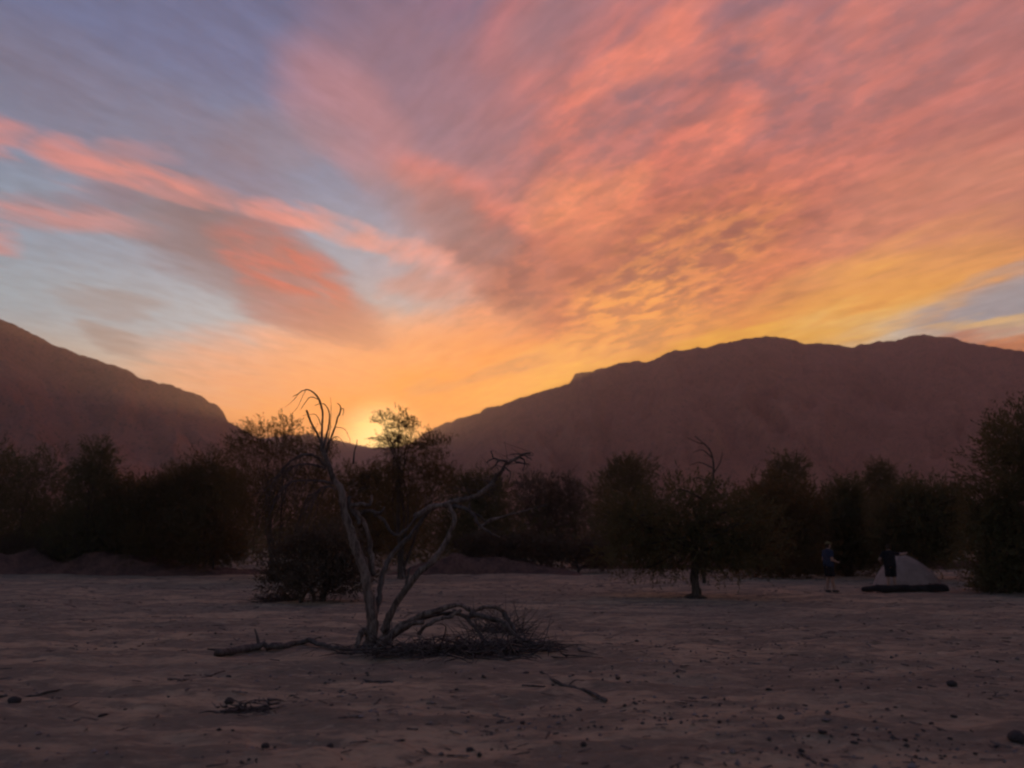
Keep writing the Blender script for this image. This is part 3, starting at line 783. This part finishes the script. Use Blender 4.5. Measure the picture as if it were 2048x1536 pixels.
# bare shoots at the top
TOP = [([(640, 380, -0.1), (600, 280, -0.1), (565, 212, -0.1), (545, 155, -0.1)], 0.017, 0.013),
       ([(622, 345, -0.1), (627, 250, -0.12), (626, 160, -0.15), (606, 92, -0.2), (572, 57, -0.25), (540, 50, -0.3), (508, 68, -0.32), (474, 84, -0.35)], 0.017, 0.004),
       ([(610, 100, -0.2), (565, 88, -0.25), (532, 118, -0.28), (514, 152, -0.3)], 0.008, 0.003),
       ([(632, 350, -0.1), (655, 260, -0.05), (662, 185, 0.0), (648, 138, 0.02), (622, 120, 0.03), (588, 130, 0.05)], 0.014, 0.004),
       ([(645, 370, -0.1), (680, 270, 0.0), (705, 195, 0.05), (722, 145, 0.05), (702, 118, 0.05)], 0.014, 0.006),
       ([(716, 150, 0.05), (736, 148, 0.05), (732, 182, 0.05)], 0.007, 0.003),
       ([(652, 340), (668, 250), (672, 160), (668, 90)], 0.006, 0.002),
       ([(625, 240, -0.12), (600, 180), (555, 175), (520, 185)], 0.006, 0.002),
       ([(660, 320), (690, 290), (720, 300), (745, 340)], 0.006, 0.002), ([(690, 240), (740, 250), (765, 290), (770, 330)], 0.005, 0.002),
       ([(540, 52, -0.3), (520, 90, -0.3), (500, 140, -0.3), (455, 190, -0.3)], 0.004, 0.002), ([(508, 68, -0.3), (470, 110, -0.3), (435, 140, -0.3)], 0.004, 0.002),
       ([(785, 430, 0.0), (790, 380), (800, 330), (806, 305)], 0.012, 0.004)]
for q, r0, r1 in TOP:
    limb('twig', q, r0 * 1.25, r1 * 1.25, M_DARKWOOD, sides=6, n=7, wig=0.004, rough=0.15)
ARCH = [([(650, 440, -0.1), (600, 398, -0.2), (550, 382, -0.3), (490, 392, -0.4), (435, 432, -0.5), (400, 490, -0.5)], 0.028, 0.008),
        ([(645, 450, -0.1), (580, 436, -0.1), (520, 435, -0.1), (450, 460, -0.1), (395, 505, -0.1)], 0.024, 0.006),
        ([(690, 530, -0.1), (620, 518, 0.1), (540, 508, 0.2), (470, 522, 0.3), (420, 560, 0.3), (380, 620, 0.3)], 0.022, 0.006),
        ([(700, 560, -0.1), (660, 545, -0.2), (620, 552, -0.3), (580, 590, -0.3)], 0.018, 0.006)]
for q, r0, r1 in ARCH:
    hair = MB()
    ob_, p = limb('branch', q, r0, r1, M_DARKWOOD, sides=7, n=7, wig=0.006)
    for k in range(16):                                       # fine hanging twigs
        o_ = p[int(len(p) * (0.3 + 0.69 * gd.random()))]
        L = 0.25 + 0.5 * gd.random()
        hair.tube(curve([o_, o_ + (gd.normal() * 0.06 - 0.12, gd.normal() * 0.08, -L * 0.35), o_ + (gd.normal() * 0.08 - 0.2, gd.normal() * 0.1, -L)], 4), np.linspace(0.006, 0.002, 9), 4)
    tag(hair.build('hanging_twigs', M_DARKWOOD, ob_), kind='stuff')
hair = MB()
for k in range(50):
    o_ = plong[int(len(plong) * (0.25 + 0.74 * gd.random()))]
    L = 0.12 + 0.3 * gd.random()
    hair.tube(curve([o_, o_ + (gd.normal() * 0.08, gd.normal() * 0.08, 0.03), o_ + (gd.normal() * 0.2, gd.normal() * 0.12, gd.normal() * L)], 4), np.linspace(0.007, 0.002, 9), 4)
tag(hair.build('fine_twigs', M_DARKWOOD, olong), kind='stuff')
# roots and the collapsed limbs that lie to the right of the foot
for q, r0, r1, mt in (([(880, 1330), (835, 1290, -0.1), (805, 1330, -0.2), (790, 1385, -0.3), (770, 1410, -0.35)], 0.06, 0.03, M_DEAD),
                      ([(860, 1360, 0), (830, 1380, -0.2), (800, 1420, -0.35)], 0.07, 0.03, M_DARKWOOD),
                      ([(870, 1350, 0.1), (900, 1400, -0.1), (870, 1440, -0.25)], 0.08, 0.04, M_DEAD)):
    limb('root', q, r0, r1, mt)
for q, r0, r1, mt in (([(880, 1370, 0), (960, 1295, 0.0), (1040, 1245, 0.0), (1130, 1205, 0.0), (1240, 1172, 0.05), (1330, 1165, 0.1), (1400, 1190, 0.1), (1480, 1172, 0.15), (1570, 1192, 0.2)], 0.07, 0.03, M_DEAD),
                      ([(890, 1390, -0.2), (980, 1310, -0.25), (1060, 1262, -0.25), (1145, 1240, -0.25)], 0.05, 0.035, M_DEAD),
                      ([(900, 1400, 0.2), (1010, 1300, 0.25), (1110, 1235, 0.3), (1200, 1195, 0.3), (1300, 1190, 0.3), (1390, 1215, 0.3)], 0.055, 0.03, M_DARKWOOD),
                      ([(1120, 1300, -0.1), (1160, 1255, -0.1), (1225, 1212, -0.1), (1290, 1200, -0.1), (1335, 1180, -0.05)], 0.03, 0.03, M_DEAD),
                      ([(1390, 1190, 0.1), (1470, 1215, 0.0), (1550, 1240, -0.1), (1620, 1310, -0.25), (1720, 1355, -0.4), (1850, 1425, -0.5)], 0.05, 0.025, M_DARKWOOD),
                      ([(1560, 1195, 0.2), (1600, 1260, 0.1), (1640, 1330, 0.0), (1700, 1400, -0.2)], 0.045, 0.02, M_DARKWOOD),
                      ([(1300, 1180, 0.1), (1380, 1240, 0.0), (1450, 1320, -0.2), (1500, 1400, -0.3)], 0.04, 0.02, M_DARKWOOD)):
    limb('fallen_limb', q, r0, r1, mt)

def brush_heap(name, label, cat, spot, n, size, seed, mat, rad=0.006, up=0.5):
    """tangle of dry twigs"""
    g = np.random.default_rng(seed)
    root = tag(empty(name, spot), label, cat)
    m = MB()
    for k in range(n):
        s = np.array((g.normal() * size[0] * 0.4, g.normal() * size[1] * 0.4, max(0.0, g.normal() * 0.06)))
        d = np.array((g.normal(), g.normal() * 0.7, abs(g.normal()) * up)); d /= np.linalg.norm(d)
        L = size[2] * (0.5 + g.random())
        e = s + d * L; e[2] = max(e[2] - 0.15 * L, 0.01)
        mid = (s + e) / 2 + g.normal(size=3) * 0.1 * L; mid[2] = max(mid[2], 0.02)
        p = curve([s, mid, e], 3)
        m.tube(p, np.linspace(rad * (0.6 + g.random()), rad * 0.3, len(p)), 4)
    m.build('twigs', mat, root)
    return root
brush_heap('dead_brush', 'dark heap of dead brush under the arched fallen limbs of the dead tree', 'brush', hit(900, 1318), 620, (1.4, 0.45, 0.55), 61, M_DARKWOOD, 0.010, 0.22)
brush_heap('dead_brush', 'low spiky tangle of dead twigs at the right end of the fallen limbs', 'brush', hit(1030, 1312), 260, (0.7, 0.4, 0.45), 62, M_DARKWOOD, 0.009, 0.25)
brush_heap('dead_brush', 'twiggy dead bush standing up behind the fallen limbs', 'brush', hit(1000, 1262), 150, (0.7, 0.5, 0.6), 63, M_DARKWOOD, 0.007, 0.9)
brush_heap('dead_brush', 'small clump of dark dry debris on the foreground sand', 'debris', hit(500, 1424), 90, (0.35, 0.14, 0.15), 64, M_DARKWOOD, 0.009, 0.25)
brush_heap('dead_brush', 'fringe of dry twigs at the left foot of the low dark bush', 'brush', hit(560, 1198), 260, (0.7, 0.4, 0.5), 65, M_DARKWOOD, 0.012, 0.5)

def stick(label, pts, r0, r1, side=(), mat=M_DARKWOOD):
    P = [hit(*q) for q in pts]
    o_ = P[0].copy()
    root = tag(empty('fallen_branch', o_), label, 'branch', 'branches lying on the sand')
    p = curve([q - o_ + (0, 0, r0 * 0.7) for q in P], 7); p[:, 2] += np.abs(gd.normal(size=len(p))) * r0 * 0.4
    m = MB(); m.tube(p, np.linspace(r0, r1, len(p)), 8, 0.35, int(gd.integers(50))); m.build('shaft', mat, root)
    for f, v, r in side:
        s = p[int(f * (len(p) - 1))]; q = curve([s, s + np.array(v) * 0.5 + gd.normal(size=3) * 0.02, s + np.array(v)], 4)
        m = MB(); m.tube(q, np.linspace(r, r * 0.4, len(q)), 6); m.build('twig', mat, root)
stick('long dark crooked branch lying left of the dead tree foot', [(432, 1316), (500, 1305), (560, 1302), (610, 1296), (660, 1304), (700, 1309)], 0.055, 0.03, [(0.28, (-0.12, 0.1, 0.26), 0.03), (0.1, (-0.3, -0.15, 0.05), 0.03), (0.55, (0.3, 0.2, 0.06), 0.02)])
stick('crooked dark branch lying right of the dead tree, pointing at the camera', [(1082, 1350), (1105, 1368), (1135, 1380), (1180, 1394), (1212, 1407)], 0.017, 0.021, [(0.5, (0.2, 0.1, 0.05), 0.009)])
stick('thin pale stick on the sand below the long dark branch', [(335, 1358), (390, 1354), (450, 1342)], 0.014, 0.010, (), M_DEAD)
stick('thin stick on the sand at the left edge of the foreground', [(-10, 1398), (60, 1391), (120, 1382)], 0.016, 0.010, [(0.6, (0.2, 0.2, 0.03), 0.008)])
stick('thin curved stick in front of the dead tree foot', [(700, 1355), (735, 1366), (785, 1377)], 0.012, 0.010)
stick('short thin stick left of the crooked dark branch', [(1045, 1378), (1090, 1386)], 0.012, 0.008)
stick('short stick near the bottom edge right of the middle', [(1600, 1512), (1632, 1532)], 0.010, 0.008)

# ------------------------------------------------------------------ stones and litter
def stone_mesh(seed):
    m = MB(); m.ell((0, 0, 0), (1, 0.8, 0.62), 9, 6)
    V = np.concatenate(m.V)
    n = V / (np.linalg.norm(V, axis=1)[:, None] + 1e-9)
    V = V * (1 + 0.35 * fbm(n[:, 0] * 1.7 + seed * 5, n[:, 1] * 1.7 + n[:, 2] * 1.9, seed, 3))[:, None]
    me = mesh_np('stone', V, np.concatenate(m.Q), np.concatenate(m.T)); me.materials.append(M_STONE)
    return me
SM = [stone_mesh(k) for k in range(6)]
known = [(530, 1494, 9, 'dark stone left of the middle near the bottom edge'), (660, 1502, 8, 'dark round stone right of its lone neighbour near the bottom edge'), (940, 1496, 8, 'dark stone alone near the bottom edge in the middle'),
         (28, 1413, 11, 'flat dark stone at the far left of the foreground'), (1167, 1495, 7, 'small dark stone near the bottom edge just right of the middle'), (1045, 1455, 6, 'small dark stone below the crooked dark branch'),
         (2035, 1490, 16, 'large dark stone at the right edge of the foreground'), (458, 1408, 10, 'dark lump beside the clump of dry debris'), (1905, 1380, 9, 'dark stone at the right, above the gravelly patch')]
for px_, py_, r_, lab in known:
    p = hit(px_, py_); d = np.linalg.norm(p - CAM); s = r_ * d / F
    o = obj('stone', SM[random.randrange(6)], None, None, p + (0, 0, s * 0.35)); o.scale = (s, s, s); o.rotation_euler = (0, 0, random.random() * 6)
    tag(o, lab, 'stone', 'dark stones on the sand')
for k in range(104):
    if k < 22: px_, py_, w_ = random.uniform(0, 700), random.uniform(1340, 1532), 'left'
    elif k < 46: px_, py_, w_ = random.uniform(700, 1350), random.uniform(1340, 1532), 'middle'
    else: px_, py_, w_ = random.triangular(1350, 2045, 1880), random.triangular(1345, 1533, 1500), 'right'
    p = hit(px_, py_); d = np.linalg.norm(p - CAM); s = (1.8 + 4.2 * random.random() ** 2.2) * d / F
    o = obj('stone', SM[random.randrange(6)], None, None, p + (0, 0, s * 0.25)); o.scale = (s * random.uniform(0.8, 1.9), s, s * random.uniform(0.5, 1)); o.rotation_euler = (random.random() * .4, 0, random.random() * 6)
    tag(o, {'left': 'small dark stone among those strewn over the left foreground sand', 'middle': 'small dark stone among those strewn over the sand in the middle foreground',
            'right': 'small dark stone among the crowded ones in the lower right foreground'}[w_], 'stone', 'small stones in the %s foreground' % w_)
# gravel and dry litter nobody could count
oc = np.array([(1, 0, 0), (0, 1, 0), (-1, 0, 0), (0, -1, 0), (0, 0, 0.7), (0, 0, -0.7)], float)
of = np.array([(0, 1, 4), (1, 2, 4), (2, 3, 4), (3, 0, 4), (1, 0, 5), (2, 1, 5), (3, 2, 5), (0, 3, 5)])
n = 6500
rp = 5.2 + 26 * rng.random(n) ** 1.7; ap = np.radians(rng.uniform(-42, 42, n))
keep = fbm(np.sin(ap) * rp / 2.2, np.cos(ap) * rp / 1.3, 55, 3) > rng.normal(size=n) * 0.2 + 0.04
rp, ap = rp[keep], ap[keep]; n = len(rp)
xp, yp = np.sin(ap) * rp, np.cos(ap) * rp
sz = rng.uniform(0.006, 0.022, n) * (1 + rng.random(n) ** 6)
sc3 = sz[:, None] * rng.uniform(0.6, 1.4, (n, 3))
Vp = oc[None] * sc3[:, None, :] + np.stack((xp, yp, gz(xp, yp) + sz * 0.3), -1)[:, None, :]
Tp = (of[None] + (np.arange(n) * 6)[:, None, None]).reshape(-1, 3)
tag(obj('gravel', mesh_np('gravel', Vp.reshape(-1, 3), None, Tp, False), M_PEBBLE), 'fine dark gravel strewn over the foreground sand', 'gravel', kind='stuff')
n = 3600
rp = 5.2 + 38 * rng.random(n) ** 1.25; ap = np.radians(rng.uniform(-42, 42, n))
xp, yp = np.sin(ap) * rp, np.cos(ap) * rp
k_ = fbm(xp / 3.0, yp / 1.6, 71, 3) > rng.normal(size=n) * 0.3
xp, yp, rp = xp[k_], yp[k_], rp[k_]; n = len(xp)
an = rng.uniform(0, math.pi, n); L = rng.uniform(0.03, 0.14, n) * (1 + rp / 25); wd = rng.uniform(0.003, 0.008, n) * (1 + rp / 14)
dv = np.stack((np.cos(an), np.sin(an) * 0.7, rng.uniform(-0.05, 0.15, n)), -1); sv = np.stack((-np.sin(an), np.cos(an), 0 * an), -1)
cp = np.stack((xp, yp, gz(xp, yp) + 0.012), -1)
upv = np.array((0, 0, 1.0))
tri = lambda s: np.stack((cp + s * dv * L[:, None] / 2 + sv * wd[:, None], cp + s * dv * L[:, None] / 2 - sv * wd[:, None], cp + s * dv * L[:, None] / 2 + upv * wd[:, None]), 1)
Vp = np.concatenate((tri(-1), tri(1)), 1)
of4 = np.array([(0, 1, 4, 3), (1, 2, 5, 4), (2, 0, 3, 5)])
Qp = (of4[None] + (np.arange(n) * 6)[:, None, None]).reshape(-1, 4)
tag(obj('twig_litter', mesh_np('twig_litter', Vp.reshape(-1, 3), Qp, None, False), M_DEAD), 'dry twig litter scattered thinly over the sand', 'litter', kind='stuff')

# ------------------------------------------------------------------ camp: tent, dark bundle, two people
def tent():
    c = on(1808, 29.0); c[2] -= 0.01
    root = tag(empty('tent', c), 'pale dome tent pitched on the sand before the dark bushes', 'tent')
    H, Ax, Ay = 1.28, 1.13, 1.05
    def surf(phi, rho, sag):
        cc, ss = math.cos(phi), math.sin(phi)
        Rb = 1.0 / ((abs(cc) ** 3.2 + abs(ss) ** 3.2) ** (1 / 3.2))
        a = rho * math.pi / 2
        k = abs(math.cos(2 * phi))                      # 0 on the poles, 1 halfway between them
        rad = (0.55 * math.sin(a) + 0.45 * rho) * (1 - sag * k * math.sin(math.pi * rho) * 0.9)
        pk = -0.16 * (1 - rho)                            # peak a little off centre
        return (Ax * Rb * rad * cc + pk, Ay * Rb * rad * ss, H * (0.6 * math.cos(a) + 0.4 * (1 - rho)) if rho < 1 else 0.0)
    for q in range(4):
        n = 18
        ph = np.linspace(math.pi / 4 + q * math.pi / 2, math.pi / 4 + (q + 1) * math.pi / 2, n + 1)
        rh = np.linspace(0.02, 1, 19)
        Vt = np.array([surf(a, b_, 0.13) for a in ph for b_ in rh])
        m_ = len(rh)
        i, j = np.meshgrid(np.arange(n), np.arange(m_ - 1), indexing='ij')
        Qt = np.stack((i * m_ + j, i * m_ + j + 1, (i + 1) * m_ + j + 1, (i + 1) * m_ + j), -1).reshape(-1, 4)
        o = obj('fabric_panel', mesh_np('fabric_panel', Vt, Qt), M_TENT, root)
        sol = o.modifiers.new('t', 'SOLIDIFY'); sol.thickness = 0.004
    for ph in (math.pi / 4, 3 * math.pi / 4):
        pts = [surf(ph + math.pi, b_, 0) for b_ in np.linspace(1, 0, 16)] + [surf(ph, b_, 0) for b_ in np.linspace(0, 1, 16)[1:]]
        pts = np.array(pts) * (1.012, 1.012, 1.012) + (0, 0, 0.008)
        m = MB(); m.tube(pts, 0.009, 6); m.build('pole', M_POLE, root)
    # ground skirt, guy lines with pegs
    sk = [np.array(surf(a, 0.985, 0.0)) * (1.01, 1.01, 1) + (0, 0, 0.02) for a in np.linspace(0, 2 * math.pi, 64)]
    m = MB(); m.tube(np.array(sk), 0.03, 6); m.build('skirt', M_TENT2, root)
    vt = MB(); vt.ell((-0.16, 0, H + 0.0), (0.16, 0.14, 0.05), 14, 8); vt.build('vent_cap', M_TENT2, root)
    for k, a in enumerate((math.pi * 0.25, math.pi * 0.75, math.pi * 1.25, math.pi * 1.75)):
        s = np.array(surf(a, 0.6, 0)); e = np.array(surf(a, 1.0, 0)) * 1.32; e[2] = 0.02
        m = MB(); m.tube(curve([s, e], 4), 0.003, 4); m.build('guy_line', M_POLE, root)
        m = MB(); m.tube([e + (0, 0, -0.05), e + (0, 0, 0.06)], 0.006, 5); m.build('peg', M_POLE, root)
tent()

def bundle():
    c = hit(1811, 1187)
    root = tag(empty('rolled_bundle', c), 'long dark rolled bundle lying on the sand in front of the tent', 'bundle')
    Ln = 168 * c[1] / F
    x = np.linspace(-Ln / 2, Ln / 2, 40)
    k = np.clip(np.minimum(x + Ln / 2, Ln / 2 - x) / 0.12, 0, 1) ** 0.5
    r = 0.115 * (0.35 + 0.65 * k) * (1 + 0.18 * fbm(x * 1.1, x * 0 + 3, 4, 3)) * np.linspace(0.92, 1.1, len(x))
    pts = np.stack((x, 0.05 * fbm(x * 0.8, x * 0, 6, 2), r * 0.86), -1)
    m = MB(); m.tube(pts, r, 16, 0.45, 3); m.build('roll', M_ROLL, root)
    for f in (0.2, 0.5, 0.8):
        i_ = int(f * 39); a = np.linspace(0, 2 * math.pi, 22)
        ring = pts[i_] + np.stack((0 * a, np.cos(a) * r[i_] * 1.10, np.sin(a) * r[i_] * 1.10), -1)
        m = MB(); m.tube(ring, 0.012, 5); m.build('strap', M_BLACK, root)
bundle()

def remesh(mb, name, mat, parent, voxel=0.009, smooth=4, dec=0.45):
    me = mb.mesh(name)
    o = obj(name, me)
    r = o.modifiers.new('r', 'REMESH'); r.mode = 'VOXEL'; r.voxel_size = voxel; r.use_smooth_shade = True
    s = o.modifiers.new('s', 'SMOOTH'); s.iterations = smooth; s.factor = 0.5
    d = o.modifiers.new('d', 'DECIMATE'); d.ratio = dec
    dg = bpy.context.evaluated_depsgraph_get(); dg.update()
    new = bpy.data.meshes.new_from_object(o.evaluated_get(dg))
    o.modifiers.clear(); o.data = new
    new.materials.clear(); new.materials.append(mat)
    o.parent = parent
    return o

def hand(m, wrist, d, n, side, curl=0.5):
    """palm with four unequal bent fingers and a thumb leaving its side"""
    d = np.asarray(d, float) / np.linalg.norm(d); n = np.asarray(n, float); n -= d * np.dot(n, d); n /= np.linalg.norm(n)
    w = np.cross(d, n) * side
    wrist = np.asarray(wrist, float)
    for o_ in (-0.027, -0.009, 0.009, 0.027):
        m.cap(wrist + w * o_ * 0.6, 0.017, wrist + d * 0.085 + w * o_, 0.013, 8)
    for o_, L in ((-0.030, 0.062), (-0.010, 0.078), (0.010, 0.084), (0.030, 0.074)):
        p = wrist + d * 0.088 + w * o_
        for k, f in enumerate((0.45, 0.32, 0.23)):
            a = curl * (k + 0.5)
            q = p + (d * math.cos(a) - n * math.sin(a)) * L * f
            m.cap(p, 0.0095 - k * 0.0006, q, 0.009 - k * 0.0008, 8); p = q
    p = wrist + d * 0.028 + w * 0.030
    for L, (a, b_) in ((0.04, (0.75, 0.5)), (0.032, (0.4, 0.8))):
        v = d * b_ + w * a - n * 0.3; q = p + v / np.linalg.norm(v) * L
        m.cap(p, 0.012, q, 0.0105, 8); p = q

def person(name, label, loc, rz, arms, scale, shirt_mat, legs, hat, long_shorts, tilt=0.0):
    """stands facing local +Y; arms: shoulder-elbow-wrist points for each side; legs: ankle offsets"""
    root = tag(empty(name, loc, rz), label, 'person')
    root.scale = (scale,) * 3
    m = MB()
    hd = np.array((0, 0.02 + tilt, 1.60))
    m.ell(hd + (0, 0.0, 0.02), (0.076, 0.094, 0.100), 18, 12)
    m.cap(hd + (0, 0.025, -0.07), 0.052, hd + (0, 0.045, -0.045), 0.046, 12)         # jaw
    m.cap(hd + (0, 0.090, 0.005), 0.010, hd + (0, 0.108, -0.022), 0.013, 8)          # nose
    for s in (-1, 1):
        m.ell(hd + (s * 0.078, -0.005, -0.005), (0.012, 0.022, 0.032), 8, 6)           # ears
        m.cap(hd + (s * 0.014, 0.088, 0.028), 0.010, hd + (s * 0.05, 0.074, 0.028), 0.010, 8)   # brow
    m.cap(hd + (-0.022, 0.084, -0.055), 0.007, hd + (0.022, 0.084, -0.055), 0.007, 8)  # lips
    m.cap((0, -0.005, 1.40), 0.060, (0, 0.01 + tilt * 0.6, 1.53), 0.052, 12)
    m.cap((-0.145, 0, 1.385), 0.062, (0.145, 0, 1.385), 0.062)
    m.cap((-0.075, 0.01, 1.26), 0.115, (0.075, 0.01, 1.26), 0.115)
    m.cap((0, 0, 1.34), 0.11, (0, 0.01, 1.05), 0.115)
    m.cap((-0.055, 0, 1.08), 0.105, (0.055, 0, 1.08), 0.105)
    m.cap((-0.07, -0.01, 0.93), 0.118, (0.07, -0.01, 0.93), 0.118)
    cl, sh = MB(), MB()
    cl.cap((-0.150, 0, 1.385), 0.075, (0.150, 0, 1.385), 0.075)
    cl.cap((-0.080, 0.01, 1.26), 0.132, (0.080, 0.01, 1.26), 0.132)
    cl.cap((0, 0, 1.38), 0.125, (0, 0, 1.0), 0.135)
    for xx in (-0.075, 0.075):
        cl.cap((xx, 0, 1.24), 0.128, (xx * 1.05, -0.005, 0.88), 0.136, 14, False, True)
    for s, (el_, wr) in zip((-1, 1), arms):
        shd = np.array((s * 0.185, 0, 1.385)); el_ = np.asarray(el_, float); wr = np.asarray(wr, float)
        m.cap(shd, 0.056, el_, 0.042); m.cap(el_, 0.043, wr * 0.6 + el_ * 0.4, 0.038); m.cap(wr * 0.6 + el_ * 0.4, 0.038, wr, 0.027)
        cl.cap(shd, 0.072, shd * 0.35 + el_ * 0.65, 0.066, 14, False, True)
        fd = (wr - el_) / np.linalg.norm(wr - el_)
        hand(m, wr, fd, np.array((s * -0.6, 0.2, -0.8)) if abs(fd[2]) < 0.7 else np.array((-s, 0, 0.05)), s, 0.4)
    for s, (kn, an) in zip((-1, 1), legs):
        hip = np.array((s * 0.088, -0.01, 0.91)); kn = np.asarray(kn, float); an = np.asarray(an, float)
        m.cap(hip, 0.092, kn, 0.058); calf = kn * 0.68 + an * 0.32 + (0, -0.018, 0)
        m.cap(kn, 0.056, calf, 0.054); m.cap(calf, 0.054, an, 0.038)
        m.cap(an + (0, -0.03, -0.035), 0.038, an + (s * 0.01, 0.11, -0.055), 0.032)
        e = hip + (kn - hip) * (1.12 if long_shorts else 0.88)
        sh.cap(hip + (0, 0, 0.03), 0.116, e, 0.098 if long_shorts else 0.10, 14, False, True)
        f = MB(); f.cap(an + (0, -0.035, -0.048), 0.045, an + (s * 0.012, 0.13, -0.058), 0.040, 12, sx=1.0)
        V = np.concatenate(f.V); V[:, 2] = np.maximum(V[:, 2], 0.0); f.V = [V]
        f.build('shoe', M_SHOE, root)
    sh.cap((-0.072, -0.01, 0.95), 0.128, (0.072, -0.01, 0.95), 0.128)
    remesh(m, 'body', M_SKIN, root)
    remesh(cl, 'shirt', shirt_mat, root, 0.014)
    remesh(sh, 'shorts', M_BLACK, root, 0.014)
    for s in (-1, 1):
        e = MB(); e.ell(hd + (s * 0.031, 0.083, 0.012), (0.011, 0.009, 0.008), 8, 6); e.build('eye', M_EYE, root)
    h = MB()
    h.ell(hd + (0, -0.012, 0.045), (0.086, 0.100, 0.090), 18, 12)
    h.ell(hd + (0, -0.045, 0.0), (0.078, 0.066, 0.085), 16, 10)
    remesh(h, 'hair', M_HAIR, root, 0.012)
    if hat:
        k = MB(); k.ell(hd + (0, -0.008, 0.072), (0.092, 0.107, 0.075), 18, 10)
        k.cap(hd + (-0.035, 0.09, 0.06), 0.016, hd + (-0.03, 0.155, 0.05), 0.012, 8); k.cap(hd + (0.035, 0.09, 0.06), 0.016, hd + (0.03, 0.155, 0.05), 0.012, 8); k.cap(hd + (0, 0.09, 0.066), 0.016, hd + (0, 0.165, 0.055), 0.012, 8)
        remesh(k, 'cap', M_CAP, root, 0.010)
    return root

# in profile, facing the tent, forearms held in front
person('person', 'person in a blue shirt and dark shorts standing on the sand left of the tent', on(1654, 27.6) + (0, 0, 0.0), R(-72),
       [((-0.24, -0.03, 1.11), (-0.17, 0.19, 1.03)), ((0.24, -0.04, 1.11), (0.16, 0.20, 1.05))], 0.99, M_BLUE,
       [((-0.09, 0.02, 0.49), (-0.095, -0.06, 0.10)), ((0.09, 0.05, 0.49), (0.10, 0.08, 0.10))], True, False, 0.02)
# back to the camera, both arms reaching to the tent top
person('person', 'person in black clothes reaching with one arm towards the tent top', on(1776, 27.2), R(-18),
       [((-0.33, 0.02, 1.14), (-0.27, 0.22, 1.02)), ((0.40, 0.14, 1.32), (0.56, 0.32, 1.36))], 0.93, M_BLACK,
       [((-0.10, 0.02, 0.49), (-0.11, -0.01, 0.10)), ((0.10, 0.02, 0.49), (0.11, 0.0, 0.10))], False, False, 0.03)

# ------------------------------------------------------------------ dusty evening air
mz = MB()
S, zb, zt = 3100.0, -14.0, 395.0
Vb = [(x, y, z) for x in (-S, S) for y in (-S, S) for z in (zb, zt)]
me = mesh_np('haze', Vb, [(0, 1, 3, 2), (4, 6, 7, 5), (0, 4, 5, 1), (2, 3, 7, 6), (0, 2, 6, 4), (1, 5, 7, 3)], None, False)
hm = bpy.data.materials.new('dusty_air'); hm.use_nodes = True
ht = hm.node_tree; ht.nodes.clear()
pv = ht.nodes.new('ShaderNodeVolumePrincipled')
pv.inputs['Color'].default_value = (0.99, 0.83, 0.77, 1)
pv.inputs['Density'].default_value = 0.00037
pv.inputs['Anisotropy'].default_value = 0.60
ho = ht.nodes.new('ShaderNodeOutputMaterial')
ht.links.new(pv.outputs[0], ho.inputs['Volume'])
tag(obj('haze', me, hm), 'thin dusty evening haze filling the valley', 'haze', kind='stuff')
